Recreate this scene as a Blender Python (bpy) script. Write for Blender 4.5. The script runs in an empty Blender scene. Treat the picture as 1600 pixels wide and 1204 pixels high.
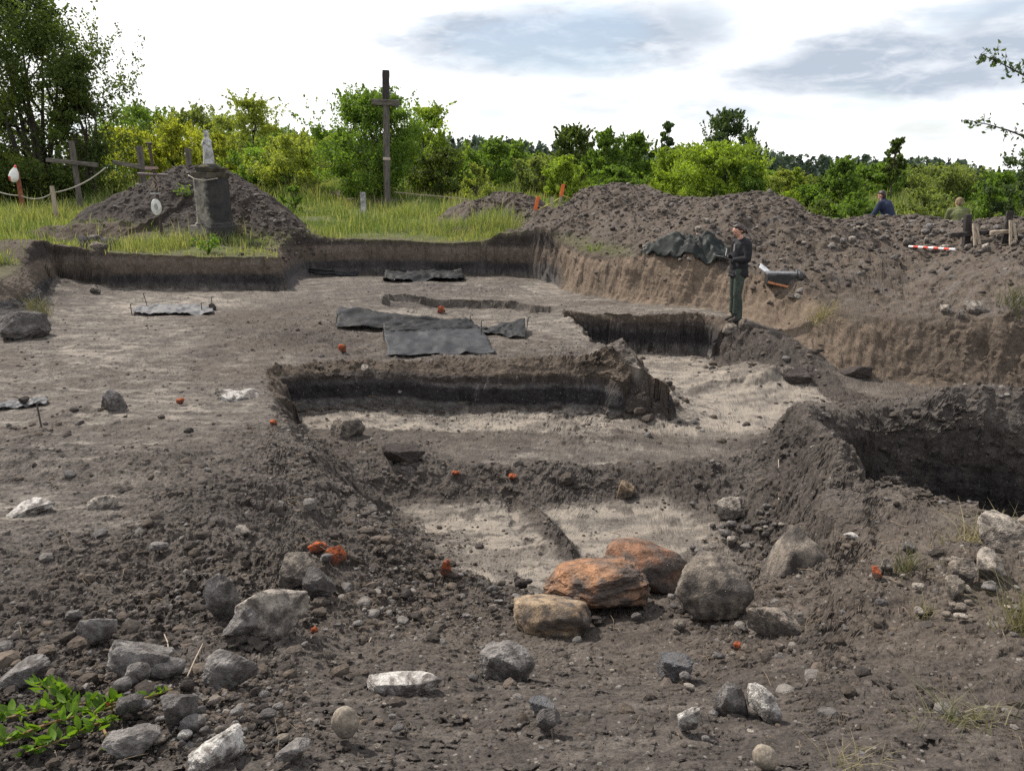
import bpy, math, random
import numpy as np
from mathutils import Vector, Matrix

C = bpy.context.scene.collection
SC = bpy.context.scene
R = math.radians
rng = np.random.default_rng(7)
random.seed(7)

# ---------------------------------------------------------------- camera
CAM_H = 2.5                       # above the platform floor (z = 0)
FPX = 1200.0                      # focal length in pixels of the 1600 px photograph
PITCH = math.atan(327 / FPX)
cam_d = bpy.data.cameras.new('camera')
cam = bpy.data.objects.new('camera', cam_d)
C.objects.link(cam)
cam.location = (0, 0, CAM_H)
cam.rotation_euler = (math.pi / 2 - PITCH, 0, 0)
cam_d.sensor_fit = 'HORIZONTAL'
cam_d.sensor_width = 36
cam_d.lens = 36 * FPX / 1600
cam_d.clip_start = 0.05
cam_d.clip_end = 3000
SC.camera = cam
SC.view_settings.view_transform = 'Standard'
SC.view_settings.look = 'None'
SC.view_settings.exposure = 0.27
SC.view_settings.gamma = 1
SC.cycles.use_denoising = False
SC.cycles.max_bounces = 6
SC.cycles.sample_clamp_indirect = 3.0
SC.cycles.sample_clamp_direct = 12.0
SC.cycles.transparent_max_bounces = 4

CT, ST = math.cos(PITCH), math.sin(PITCH)
def ray(u, v):
    dx, dy = (u - 800) / FPX, -(v - 602) / FPX
    return dx, CT + dy * ST, -ST + dy * CT
def at(u, v, z):
    """world point on the horizontal plane z seen at photograph pixel (u, v)"""
    x, y, w = ray(u, v)
    t = (z - CAM_H) / w
    return x * t, y * t, z
def atd(u, v, d):
    """world point at ground distance y = d seen at pixel (u, v)"""
    x, y, w = ray(u, v)
    t = d / y
    return x * t, d, CAM_H + w * t

# ---------------------------------------------------------------- sun and sky
SUN_AZ, SUN_EL = R(-50), R(49)     # azimuth from +Y, towards +X positive
sdir = Vector((math.sin(SUN_AZ) * math.cos(SUN_EL), math.cos(SUN_AZ) * math.cos(SUN_EL), math.sin(SUN_EL)))
sun_d = bpy.data.lights.new('sun', 'SUN')
sun_d.energy = 5.0
sun_d.angle = R(1.5)
sun_d.color = (1.0, 0.94, 0.85)
sun = bpy.data.objects.new('sun', sun_d)
C.objects.link(sun)
sun.rotation_euler = sdir.to_track_quat('Z', 'Y').to_euler()
sun.location = (-20, 10, 30)

class NT:
    """tiny node helper"""
    def __init__(s, tree):
        s.t = tree; s.n = tree.nodes; s.l = tree.links
    def node(s, typ, **kw):
        n = s.n.new(typ)
        for k, v in kw.items(): setattr(n, k, v)
        return n
    def put(s, sock, val):
        if hasattr(val, 'is_output') or isinstance(val, bpy.types.NodeSocket): s.l.new(val, sock)
        else: sock.default_value = val
    def math(s, op, a, b=0.0, c=0.0, clamp=False):
        n = s.node('ShaderNodeMath', operation=op, use_clamp=clamp)
        for i, q in enumerate((a, b, c)): s.put(n.inputs[i], q)
        return n.outputs[0]
    def ramp(s, x, a, b, lo=0.0, hi=1.0):
        n = s.node('ShaderNodeMapRange', interpolation_type='SMOOTHSTEP')
        s.put(n.inputs[0], x); s.put(n.inputs[1], a); s.put(n.inputs[2], b); s.put(n.inputs[3], lo); s.put(n.inputs[4], hi)
        return n.outputs[0]
    def noise(s, vec, scale, detail=4, rough=0.55, dist=0.0):
        n = s.node('ShaderNodeTexNoise')
        if vec is not None: s.l.new(vec, n.inputs['Vector'])
        n.inputs['Scale'].default_value = scale; n.inputs['Detail'].default_value = detail
        n.inputs['Roughness'].default_value = rough; n.inputs['Distortion'].default_value = dist
        return n.outputs['Fac']
    def mix(s, f, a, b, mode='MIX'):
        n = s.node('ShaderNodeMix', data_type='RGBA', blend_type=mode)
        s.put(n.inputs[0], f); s.put(n.inputs[6], a); s.put(n.inputs[7], b)
        return n.outputs[2]
def c4(c): return (c[0], c[1], c[2], 1.0)

W = bpy.data.worlds.new('World'); SC.world = W
W.use_nodes = True
w = NT(W.node_tree); w.n.clear()
tc = w.node('ShaderNodeTexCoord').outputs['Generated']
sky = w.node('ShaderNodeTexSky', sky_type='NISHITA')
sky.sun_disc = False; sky.sun_elevation = SUN_EL; sky.sun_rotation = SUN_AZ
sky.air_density = 1.0; sky.dust_density = 1.5; sky.ozone_density = 1.0
bg_sky = w.node('ShaderNodeBackground'); w.l.new(sky.outputs[0], bg_sky.inputs[0]); bg_sky.inputs[1].default_value = 0.13
sep = w.node('ShaderNodeSeparateXYZ'); w.l.new(tc, sep.inputs[0])
X, Y, Z = sep.outputs
az = w.math('ARCTAN2', X, Y)
el = w.math('ARCSINE', Z)
mp = w.node('ShaderNodeMapping'); w.l.new(tc, mp.inputs[0]); mp.inputs['Scale'].default_value = (1, 1, 3.2)
n1 = w.noise(mp.outputs[0], 4.5, 7, 0.55, 0.35)
n2 = w.noise(mp.outputs[0], 11.0, 6, 0.55, 0.3)
wob = w.math('MULTIPLY_ADD', n1, 1.5, -0.75)
wob = w.math('ADD', wob, w.math('MULTIPLY_ADD', n2, 0.9, -0.45))
def cloud_blob(u, v, ru, rv):
    x, y, z = ray(u, v)
    a0, e0 = math.atan2(x, y), math.atan2(z, math.hypot(x, y))
    da = w.math('DIVIDE', w.math('SUBTRACT', az, a0), 1.12 * ru / FPX)
    de = w.math('DIVIDE', w.math('SUBTRACT', el, e0), 1.1 * rv / FPX)
    # flat underside: distances below the centre count for more
    d = w.math('SQRT', w.math('ADD', w.math('MULTIPLY', da, da), w.math('MULTIPLY', de, de)))
    d = w.math('ADD', d, wob)
    return w.ramp(d, 1.2, 0.5)
grey = 0.0
for b, k in (((900, 62, 270, 62), 1.0), ((760, 80, 150, 40), .75), ((1060, 45, 130, 50), .75), ((1430, 100, 260, 55), 0.95), ((1590, 50, 160, 60), 0.75),
             ((930, 158, 75, 26), .55), ((1120, 170, 110, 26), .55), ((770, 176, 40, 14), .45), ((1480, 205, 80, 20), .4),
             ((1250, -30, 300, 40), .5), ((300, -260, 500, 160), .6), ((1000, -420, 700, 200), .7), ((1250, 175, 130, 26), .35)):
    g = w.math('MULTIPLY', cloud_blob(*b), k)
    grey = w.math('MAXIMUM', grey, g) if not isinstance(grey, float) else g
# blue gaps between the clouds
gap = w.ramp(w.noise(mp.outputs[0], 3.1, 6, 0.6, 0.5), 0.54, 0.66)
high = w.ramp(el, 0.2, 0.6)
gap = w.math('MAXIMUM', w.math('MULTIPLY', w.math('MULTIPLY', gap, w.ramp(az, -.5, .1)), 0.4), w.math('MULTIPLY', w.ramp(n1, 0.42, 0.6), high))
n3_ = w.noise(mp.outputs[0], 26.0, 5, 0.6, 0.4)
grey = w.math('MULTIPLY', grey, w.ramp(w.math('ADD', n2, w.math('MULTIPLY', n3_, .5)), .45, .9, .62, 1.12), clamp=True)
soft = w.ramp(w.math('ADD', n1, w.math('MULTIPLY', n2, .6)), .82, 1.1)
white = w.mix(soft, (1.22, 1.22, 1.22, 1), (0.85, 0.93, 1.0, 1))
white = w.mix(grey, white, (0.45, 0.51, 0.60, 1))
bg_cl = w.node('ShaderNodeBackground'); w.l.new(white, bg_cl.inputs[0]); bg_cl.inputs[1].default_value = 1.0
mx = w.node('ShaderNodeMixShader'); w.l.new(gap, mx.inputs[0]); w.l.new(bg_cl.outputs[0], mx.inputs[1]); w.l.new(bg_sky.outputs[0], mx.inputs[2])
bg_lo = w.node('ShaderNodeBackground'); bg_lo.inputs[0].default_value = (.12, .11, .09, 1)
mx2 = w.node('ShaderNodeMixShader'); w.l.new(w.ramp(Z, -0.02, 0.0), mx2.inputs[0]); w.l.new(bg_lo.outputs[0], mx2.inputs[1]); w.l.new(mx.outputs[0], mx2.inputs[2])
wo = w.node('ShaderNodeOutputWorld'); w.l.new(mx2.outputs[0], wo.inputs[0])

# ---------------------------------------------------------------- numpy noise
F = np.float32
def _hash(ix, iy, seed):
    h = (ix.astype(np.uint32) * np.uint32(374761393)) ^ (iy.astype(np.uint32) * np.uint32(668265263)) ^ np.uint32((seed * 974634 + 12345) & 0xffffffff)
    h = (h ^ (h >> np.uint32(13))) * np.uint32(1274126177)
    h = (h ^ (h >> np.uint32(16))) * np.uint32(2246822519)
    return h ^ (h >> np.uint32(15))
def _h01(ix, iy, seed):
    return (_hash(ix, iy, seed) & np.uint32(0xffff)).astype(F) * F(1 / 65535)
def vnoise(x, y, seed=0):
    """value noise, -1..1"""
    x = np.asarray(x, F); y = np.asarray(y, F)
    fx, fy = np.floor(x), np.floor(y)
    ix, iy = fx.astype(np.int32), fy.astype(np.int32)
    tx, ty = x - fx, y - fy
    tx = tx * tx * (3 - 2 * tx); ty = ty * ty * (3 - 2 * ty)
    a = _h01(ix, iy, seed); b = _h01(ix + 1, iy, seed); c = _h01(ix, iy + 1, seed); d = _h01(ix + 1, iy + 1, seed)
    return ((a + (b - a) * tx) * (1 - ty) + (c + (d - c) * tx) * ty) * 2 - 1
def fbm(x, y, seed=0, octs=4, gain=.5):
    s = 0; a = 1; n = 0
    for o in range(octs):
        s = s + a * vnoise(x, y, seed + o * 17); n += a
        x, y = x * 1.6 - y * 1.2 + 3.1, x * 1.2 + y * 1.6 - 7.7
        a *= gain
    return s / n * 1.4
def clods(x, y, seed, fill=.6):
    """rounded lumps: cell noise, 0..1"""
    x = np.asarray(x, F); y = np.asarray(y, F)
    x = x + .35 * vnoise(x * 2.3, y * 2.3, seed + 91); y = y + .35 * vnoise(x * 2.1, y * 2.1, seed + 92)
    ix0, iy0 = np.floor(x).astype(np.int32), np.floor(y).astype(np.int32)
    out = np.zeros_like(x)
    for i in (-1, 0, 1):
        for j in (-1, 0, 1):
            ix, iy = ix0 + i, iy0 + j
            hh = _hash(ix, iy, seed)
            px = (hh & np.uint32(0xff)).astype(F) / 255; py = ((hh >> np.uint32(8)) & np.uint32(0xff)).astype(F) / 255
            rr = ((hh >> np.uint32(16)) & np.uint32(0xff)).astype(F) / 255
            rad = .18 + .5 * rr * rr
            d2 = ((ix + px - x) ** 2 + (iy + py - y) ** 2) / (rad * rad)
            lump = np.sqrt(np.maximum(1 - d2, 0)) * rad * 1.6
            lump[rr > fill + .2] *= .35
            out = np.maximum(out, lump)
    return out
def sstep(t): 
    t = np.clip(t, 0, 1); return t * t * (3 - 2 * t)
def lerp(a, b, t): return a + (b - a) * t

def poly_sd(x, y, P):
    """signed distance (inside < 0) to polygon P = [(x, y, width)] and the width at the nearest edge point"""
    best = np.full(x.shape, 1e9, F); wd = np.zeros(x.shape, F); ins = np.zeros(x.shape, bool)
    n = len(P)
    for i in range(n):
        ax, ay, aw = P[i]; bx, by, bw = P[(i + 1) % n]
        ex, ey = bx - ax, by - ay
        t = np.clip(((x - ax) * ex + (y - ay) * ey) / (ex * ex + ey * ey + 1e-9), 0, 1)
        d = (x - ax - t * ex) ** 2 + (y - ay - t * ey) ** 2
        m = d < best
        best = np.where(m, d, best); wd = np.where(m, aw + (bw - aw) * t, wd)
        if ay != by:
            c = ((ay > y) != (by > y)) & (x < ex * (y - ay) / ey + ax)
            ins ^= c
    s = np.sqrt(best)
    return np.where(ins, -s, s), wd
def line_d(x, y, P):
    """distance to open polyline P = [(x, y, a)] and a at the nearest point"""
    best = np.full(x.shape, 1e9, F); wd = np.zeros(x.shape, F)
    for (ax, ay, aw), (bx, by, bw) in zip(P, P[1:]):
        ex, ey = bx - ax, by - ay
        t = np.clip(((x - ax) * ex + (y - ay) * ey) / (ex * ex + ey * ey + 1e-9), 0, 1)
        d = (x - ax - t * ex) ** 2 + (y - ay - t * ey) ** 2
        m = d < best
        best = np.where(m, d, best); wd = np.where(m, aw + (bw - aw) * t, wd)
    return np.sqrt(best), wd

class RBF:
    """smooth surface through scattered points (kernel r, plus a plane)"""
    def __init__(s, pts, smooth=1e-3):
        P = np.array(pts, float); s.p = P[:, :2]; n = len(P)
        d = np.sqrt(((s.p[:, None] - s.p[None]) ** 2).sum(-1) + .15)
        A = np.zeros((n + 3, n + 3)); A[:n, :n] = -d - smooth * np.eye(n)
        A[:n, n] = 1; A[:n, n + 1:] = s.p; A[n:, :n] = A[:n, n:].T
        b = np.zeros(n + 3); b[:n] = P[:, 2]
        s.w = np.linalg.solve(A, b)
    def __call__(s, x, y):
        n = len(s.p); r = s.w[n] + s.w[n + 1] * x + s.w[n + 2] * y
        for i in range(n):
            r = r - s.w[i] * np.sqrt((x - s.p[i, 0]) ** 2 + (y - s.p[i, 1]) ** 2 + .15)
        return r.astype(F)
# ---------------------------------------------------------------- terrain
# platform and foreground: (u, v, z, pale 0..1, loose 0..1)
PL = [
 (0,1204,.9,.1,.9),(400,1204,.9,.2,.55),(800,1204,.88,.3,.3),(1200,1204,.9,.25,.35),(1600,1204,.95,.35,.4),(-400,1204,.95,.2,.8),(2000,1204,1.0,.2,.8),
 (0,1100,.78,.1,1),(250,1100,.76,.1,1),(500,1100,.7,.25,.35),(800,1100,.64,.32,.28),(1100,1100,.66,.3,.35),(1350,1100,.74,.25,.45),(1600,1100,.85,.2,.5),
 (0,1000,.64,.15,.9),(200,1000,.6,.1,1),(420,1000,.5,.2,.9),(640,1010,.33,.28,.3),(820,1040,.25,.25,.4),(1050,1040,.27,.25,.4),(1250,1010,.4,.25,.45),(1450,1000,.6,.2,.45),(1650,1000,.78,.15,.7),
 (0,900,.46,.35,.6),(250,900,.42,.15,1),(420,900,.36,.1,1),(560,940,.2,.1,1),(1250,900,.15,.2,.8),(1400,900,.46,.25,.45),(1600,900,.64,.2,.6),
 (0,800,.3,.75,.3),(200,800,.28,.5,.5),(400,790,.22,.2,.9),(520,830,.16,.1,1),(1300,805,.2,.2,.6),(1400,785,.34,.2,.6),(1550,845,.5,.2,.6),
 (1240,770,-.05,.1,.9),(1290,745,.1,.1,.9),
 (0,700,.16,.45,.6),(200,700,.14,.6,.4),(400,700,.12,.45,.6),(470,720,.1,.15,.9),
 (0,630,.06,.7,.35),(250,640,.05,.75,.3),(420,640,.03,.7,.3),(1190,645,.0,.15,.8),(1300,640,-.02,.15,.8),(1420,632,.05,.15,.9),(1600,626,.1,.15,.9),(1900,626,.15,.1,.9),
 (0,560,.04,.6,.5),(200,540,.02,.75,.4),(440,560,0,.6,.4),(600,575,0,.35,.7),(800,570,0.03,.35,.7),(960,575,-.02,.6,.4),
 (0,480,.06,.45,.6),(250,480,0,.95,.2),(440,500,.03,.3,.7),(600,500,0,.7,.4),(800,520,0,.7,.4),(900,520,0,.8,.3),(500,540,.02,.2,.9),
 (-300,500,.1,.4,.6),(-500,700,.3,.3,.6),
 (480,440,0,.6,.4),(650,450,.03,.5,.6),(800,440,0,.55,.4),(860,450,-.05,.9,.2),(960,478,0,.65,.4),(1147,500,0.03,.7,.3),(1080,480,0,.7,.3),
 (1150,545,-.12,.1,1),(1230,560,-.25,.1,1),(1330,606,-.55,.7,.3),(1290,592,-.5,.3,.6),(1450,618,-.52,.2,.5),(1600,622,-.45,.2,.6),(1900,640,-.3,.2,.6),(1260,610,-.5,.1,1)]
def W3(u, v, z): p = at(u, v, z); return p[0], p[1]
_pl = [(W3(u, v, z), z, p, l) for u, v, z, p, l in PL]
S_plat = RBF([(q[0], q[1], z) for q, z, p, l in _pl] + [(0, -3, 1.0), (-4, -3, 1.05), (4, -3, 1.05), (-8, 2, .9), (8, 2, 1.0)], 2e-2)
_idw_p = np.array([(q[0], q[1], p, l) for q, z, p, l in _pl], F)
LOW = [(470,660,-.6),(700,655,-.62),(1000,660,-.66),(1150,600,-.68),(950,540,-.7),(1090,553,-.7),(1290,640,-.6),(1160,700,-.68),(900,700,-.65),(700,700,-.63),
 (560,720,-.6),(640,790,-.76),(850,790,-.76),(1080,800,-.72),(700,890,-.76),(1000,890,-.8),(900,960,-.8),(1100,960,-.78),(760,960,-.7),(850,850,-.78)]
S_low = RBF([W3(*q) + (q[2],) for q in LOW], 1e-2)

def P_(lst): return [W3(u, v, z) + (wd,) for u, v, z, wd in lst]
# floor of the excavation platform (its bottom edge, and how wide its bank is)
E_POLY = P_([(92,450,.02,.16),(250,452,.0,.14),(446,452,.0,.2)]) + P_([(468,446,0,.8),(486,430,0,.5),(600,428,0,.12),(740,430,0,.12),(826,432,0,.14),
  (846,440,-.05,.3),(890,458,-.03,.45),(1000,474,0,.55),(1105,488,0,.65),(1195,508,0,.95),(1235,548,-.3,.7),(1300,584,-.5,.6),(1385,604,-.58,.8),(1480,614,-.55,1.0),(1640,616,-.5,.9)]) + \
  [(14, 9.5, 1.2), (16, 4, 1.5), (12, -6, 2), (-12, -6, 2), (-17, 6, 2), (-14, 9.5, 1.5)] + P_([(-120,540,.06,1.3),(0,520,.05,1.6),(75,490,.04,.9)])
# lower trench and the pit of the boulders
L_POLY = P_([(456,640,-.6,.3),(560,640,-.62,.36),(700,641,-.62,.38),(850,646,-.64,.42),(940,650,-.66,.42),(1010,664,-.66,.44),(1050,655,-.66,.44),
  (1012,572,.0,.14),(965,545,0,.12),(920,516,0,.1),(884,494,0,.1),(888,488,0,.1),(990,550,-.7,.09),(1060,554,-.7,.09),(1094,556,-.7,.12),
  (1120,575,-.7,.7),(1190,592,-.68,.6),(1262,612,-.64,.5),(1310,636,-.6,.5),(1260,672,-.64,.45),(1180,690,-.68,.5),(1166,730,-.68,.5),(1190,775,-.68,.6),
  (1150,840,-.72,.9),(1185,930,-.78,.5),(1165,985,-.76,.6),(1010,1000,-.76,.5),(880,995,-.74,.6),(770,960,-.7,.8),(690,900,-.74,.8),(640,830,-.74,.8),(590,770,-.66,.8),(510,705,-.6,.6),(462,672,-.58,.32)])
# dark pit at the right (its upper rim)
K_POLY = P_([(1262,652,.0,.7),(1360,642,.0,.8),(1450,638,.04,.75),(1620,632,.1,.7),(1900,645,.15,.7),(1900,900,.6,.3),(1680,880,.5,.25),(1600,846,.42,.25),(1500,808,.36,.25),(1400,778,.27,.25),(1375,775,.2,.35),(1318,742,.1,.6)])

def crest(lst): return [atd(u, v, d) for u, v, d in lst]
HEAPS = {
 'a': (crest([(215,288,23.5),(265,262,23.5),(300,256,23),(345,262,22.6),(400,303,21.5),(455,352,20.5),(500,372,20.4)]), .74),
 'b': (crest([(745,316,25),(780,300,25),(815,305,24.6),(838,330,23.5)]), .55),
 'c': (crest([(868,342,23.8),(905,318,23),(945,292,22),(985,289,21.5),(1020,303,20.8),(1060,309,20),(1130,306,19),(1200,302,17.5),(1232,312,17),(1262,338,16.6),(1310,350,17),(1350,338,17.4),(1392,336,17.5),(1440,340,17),(1500,352,16),(1560,342,15.5),(1610,348,15),(1750,350,13),(1900,370,11.5)]), .37)}
HEAPS_XY = {k: ([(float(p[0]), float(p[1]), float(p[2])) for p in v[0]], v[1]) for k, v in HEAPS.items()}

BUMPS = [  # (u, v, z of seat, rx, ry, height)
 (820,748,-.65,1.5,.35,.17),(620,735,-.62,.7,.3,.14),(1080,760,-.68,.7,.4,.16),(640,700,-.62,.2,.2,.1),
 (1015,628,-.6,.45,.4,.32),(960,620,-.5,.4,.2,.15),(1180,560,-.3,.9,.8,.2),(1230,592,-.5,.45,.2,.14),(1180,608,-.65,.9,.1,.1),
 (740,455,0,1.2,.25,.1),(680,448,0,.8,.2,.07),(610,470,0,.5,.3,.1),(470,520,0,.8,1.0,.1),(30,440,.3,1.2,1.0,.2),(40,500,.1,.5,.4,.2),
 (380,790,.25,.45,.3,.14),(330,850,.35,.3,.25,.1),(120,650,.05,.5,.2,.06),(60,720,.15,.7,.3,.09),(200,740,.15,.5,.3,.07),
 (1190,655,0,.25,.3,.1),(1230,650,.0,.4,.25,.1),(1480,630,.05,.5,.3,.14),(1570,625,.1,.4,.3,.12),(1290,780,.15,.4,.4,.08),(1250,720,-.05,.3,.5,.12),
 (1230,835,-.05,.3,.35,.14),(1330,940,.4,.4,.3,.1),(1480,900,.5,.3,.3,.1),(560,955,.2,.25,.2,.06),(430,1015,.55,.25,.12,.06),(700,1075,.6,.3,.15,.05),
 (135,384,.75,1.5,.55,.42),(60,405,.7,1.2,.8,.2),(575,310,1.6,.9,.7,.35),(740,345,1.0,.5,.4,.2),(720,368,.85,.4,.3,.15),(480,795,.1,.2,.2,.08),(610,312,1.6,1.0,.8,.3),(545,308,1.6,1.0,.8,.3)]
BUMPS = [W3(u, v, z) + (rx, ry, h) for u, v, z, rx, ry, h in BUMPS]
# shallow box trench on the far platform, rut in the near floor and a notch by the section
DIPS = [(P_([(598,468,0,.08),(760,470,0,.08),(862,480,0,.1),(872,497,-.1,.3),(760,497,-.1,.4),(600,490,-.1,.4)]), .16)]
def polyline(lst): return [W3(u, v, z) + (1.0,) for u, v, z in lst]
RUT = polyline([(788,775,-.74),(828,862,-.76)])

STRIP = polyline([(800,775,-.74),(835,805,-.75),(858,845,-.76),(872,872,-.76)])
def s_grass(x, y):
    z = .72 + .046 * np.clip(y - 18, -6, 24) - .035 * np.clip(x - 1, 0, 14) + .012 * np.clip(-x - 2, 0, 12)
    return (z - 4.6 * sstep((y - 70) / 130) + .09 * fbm(x * .35, y * .35, 41, 3)).astype(F)

def terrain(x, y, full=False, masks=False):
    x = np.asarray(x, F); y = np.asarray(y, F)
    far = sstep((np.hypot(x, y) - 45) / 25)
    n_lo = fbm(x * .9, y * .9, 3, 3); n_mid = fbm(x * 3.1, y * 3.1, 11, 4, .6)
    wx = .10 * fbm(x * 1.3, y * 1.3, 21, 2) + .06 * fbm(x * 5, y * 5, 22, 3, .65)
    wy = .10 * fbm(x * 1.3 + 9, y * 1.3, 23, 2) + .06 * fbm(x * 5 + 9, y * 5, 24, 3, .65)
    X, Y = x + wx, y + wy
    plat = S_plat(x, y); low = S_low(x, y); gr = s_grass(x, y)
    # heaps on the natural ground
    hm = {}; top = gr.copy()
    hn = .16 * fbm(x * .8, y * .8, 51, 3) + .10 * fbm(x * 2.2, y * 2.2, 53, 4, .6)
    for k, (cr, sl) in HEAPS_XY.items():
        d, cz = line_d(x + .5 * wx, y + .5 * wy, cr)
        s2 = sl * (np.sqrt(d * d + .12) - .3)
        hz = cz - s2 + hn * np.clip(d * 1.4 + .25, 0, 1)
        hm[k] = hz - gr
        m = np.maximum(top, hz); top = m + .08 * np.exp(-np.abs(top - hz) * 9)   # soft union
    # excavation edge
    sdE, wE = poly_sd(X, Y, E_POLY)
    tE = np.clip(sdE / np.maximum(wE, .05), 0, 1)
    prof = np.where(wE < .3, tE ** .8, sstep(tE))
    bsum = np.zeros_like(x)
    for bx, by, rx, ry, h in BUMPS:
        bsum += h * np.exp(-((X - bx) / rx) ** 2 - ((Y - by) / ry) ** 2)
    dip = np.zeros_like(x)
    for P, dep in DIPS:
        sd, wd = poly_sd(X, Y, P); dip += dep * sstep(-sd / np.maximum(wd, .03))
    plat = plat - dip
    # lower trench
    sdL, wL = poly_sd(X, Y, L_POLY)
    tL = np.clip(sdL / np.maximum(wL, .05), 0, 1)
    pl2 = np.where(wL < .43, np.where(tL < .3, tL / .3 * .72, .72 + .28 * np.clip((tL - .3) / .7, 0, 1) ** .8), sstep(tL) * .6 + tL * .4)
    low2 = np.minimum(low, plat)
    z = low2 + (plat - low2) * pl2
    sdK, wK = poly_sd(X, Y, K_POLY)
    tK = np.clip(-sdK / np.maximum(wK, .05), 0, 1)
    z = z + bsum
    z = lerp(z, np.minimum(z, -1.75 + .25 * n_lo), np.where(wK > .5, .25 * sstep(tK * 1.4) + .75 * np.clip((tK - .42) / .5, 0, 1), tK ** .8))
    z = z + (top + bsum - z) * prof
    dR, _ = line_d(X, Y, RUT)
    z = z - .05 * np.exp(-(dR / .035) ** 2) * (tL < .1)
    dS, _ = line_d(X, Y, STRIP); strip = np.exp(-(dS / .085) ** 2); z = z + .05 * strip
    # looseness of the soil -> roughness
    ip = np.zeros_like(x); il = np.zeros_like(x); iw = np.zeros_like(x)
    for px, py, pp, pq in _idw_p:
        q = 1 / ((x - px) ** 2 + (y - py) ** 2 + .08) ** 1.6
        ip += q * pp; il += q * pq; iw += q
    pale = ip / iw; loose = il / iw
    # low floor: pale with a dirty band across the ridge, less pale along the walls
    ridge = np.exp(-((y + .1 * x - 7.75 + .25 * n_lo) / .42) ** 2) 
    floorL = (1 - sstep(tL * 2.2)) * (1 - tK)
    edge = np.exp(-np.maximum(-sdL, 0) / np.where((y > 8.3) & (x < 1.9), .36 + .55 * sstep((y - 8.3) / .5) * sstep((1.9 - x) / .6), .36))
    paleL = np.clip(1.0 - 1.25 * ridge - .95 * edge - .35 * np.clip(n_mid + .1, 0, 1), 0, 1) * (.75 + .4 * n_lo)
    paleL = np.where(y > 9.3, np.clip(1.2 - .5 * edge, 0, 1), paleL)
    looseL = np.clip(.15 + ridge + .8 * edge, 0, 1)
    paleL = np.where(y < 7.3, np.clip(1.25 - 1.4 * ridge - 1.1 * edge ** 1.4, 0, 1), paleL)
    pale = lerp(pale, paleL, floorL); loose = lerp(loose, looseL, floorL)
    pale = pale * (1 - np.clip(strip * 1.6, 0, 1)); loose = np.maximum(loose, strip)
    wallish = 4 * tL * (1 - tL)
    loose = np.maximum(loose, np.where(wL > .43, wallish, np.clip((tL - .3) * 4, 0, 1) * np.exp(-np.maximum(sdL - wL, 0) / .22) * .9))
    pale = pale * (1 - np.clip(wallish * 1.6, 0, 1))
    heap = np.zeros_like(x)
    for k in hm: heap = np.maximum(heap, sstep(hm[k] / .35))
    heap = heap * prof
    loose = lerp(loose, .35 + .65 * heap, prof)
    loose = np.clip(loose + .35 * np.clip(bsum / .15, 0, 1), 0, 1) * (1 - far)
    z = z + (1 - far) * ((.028 + .03 * loose) * n_lo * .8 + (.010 + .035 * loose) * n_mid)
    if full:
        att = np.clip(1.6 - .0 * y, 0, 1)
        rr = (1 - far) * (.07 + .93 * loose); rd_ = np.hypot(x, y); fa = np.clip(1.6 - rd_ / 8, .0, 1); fb = np.clip(1.9 - rd_ / 12, .12, 1)
        z = z + rr * (.085 * clods(x * 4.2, y * 4.2, 61, .25) * np.clip(loose * 1.5 - .5, 0, 1) + fb * .05 * clods(x * 10, y * 10, 62, .5) + fa * (.028 * clods(x * 23, y * 23, 63, .6) + .010 * fbm(x * 40, y * 40, 64, 3, .6)))
    if not masks: return z
    return z, dict(tE=tE, wE=wE, prof=prof, tL=tL, wL=wL, tK=tK, sdK=sdK, pale=np.clip(pale, 0, 1), loose=loose, heap=heap, hm=hm, top=top, low=low2, plat=plat, n_lo=n_lo, n_mid=n_mid, far=far, sdE=sdE, sdL=sdL, bsum=bsum)
def hgt(x, y):
    """height of the finished ground at one point"""
    return float(terrain(np.array([x], F), np.array([y], F), full=True)[0])

def mesh_np(name, verts, faces=None, quads=None, mat=None, smooth=False, parent=None, link=True):
    """mesh object from numpy arrays; faces Nx3 and / or quads Nx4"""
    me = bpy.data.meshes.new(name)
    verts = np.asarray(verts, F)
    lo = []; st = []; n = 0
    for a in (faces, quads):
        if a is None or len(a) == 0: continue
        a = np.asarray(a, np.int32)
        lo.append(a.ravel()); st.append(np.arange(len(a), dtype=np.int32) * a.shape[1] + n); n += a.size
    lo = np.concatenate(lo); st = np.concatenate(st)
    me.vertices.add(len(verts)); me.vertices.foreach_set('co', verts.ravel())
    me.loops.add(len(lo)); me.loops.foreach_set('vertex_index', lo)
    me.polygons.add(len(st)); me.polygons.foreach_set('loop_start', st)
    me.update(calc_edges=True)
    me.polygons.foreach_set('use_smooth', np.full(len(st), smooth, bool))
    if mat is not None: me.materials.append(mat)
    o = bpy.data.objects.new(name, me)
    if link: C.objects.link(o)
    if parent is not None: o.parent = parent
    return o
def col_attr(o, name, rgb):
    a = o.data.attributes.new(name, 'FLOAT_COLOR', 'POINT')
    c = np.ones((len(rgb), 4), F); c[:, :3] = rgb
    a.data.foreach_set('color', c.ravel())
def tag(o, label=None, cat=None, group=None, kind=None):
    if label: o['label'] = label
    if cat: o['category'] = cat
    if group: o['group'] = group
    if kind: o['kind'] = kind
    return o

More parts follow.
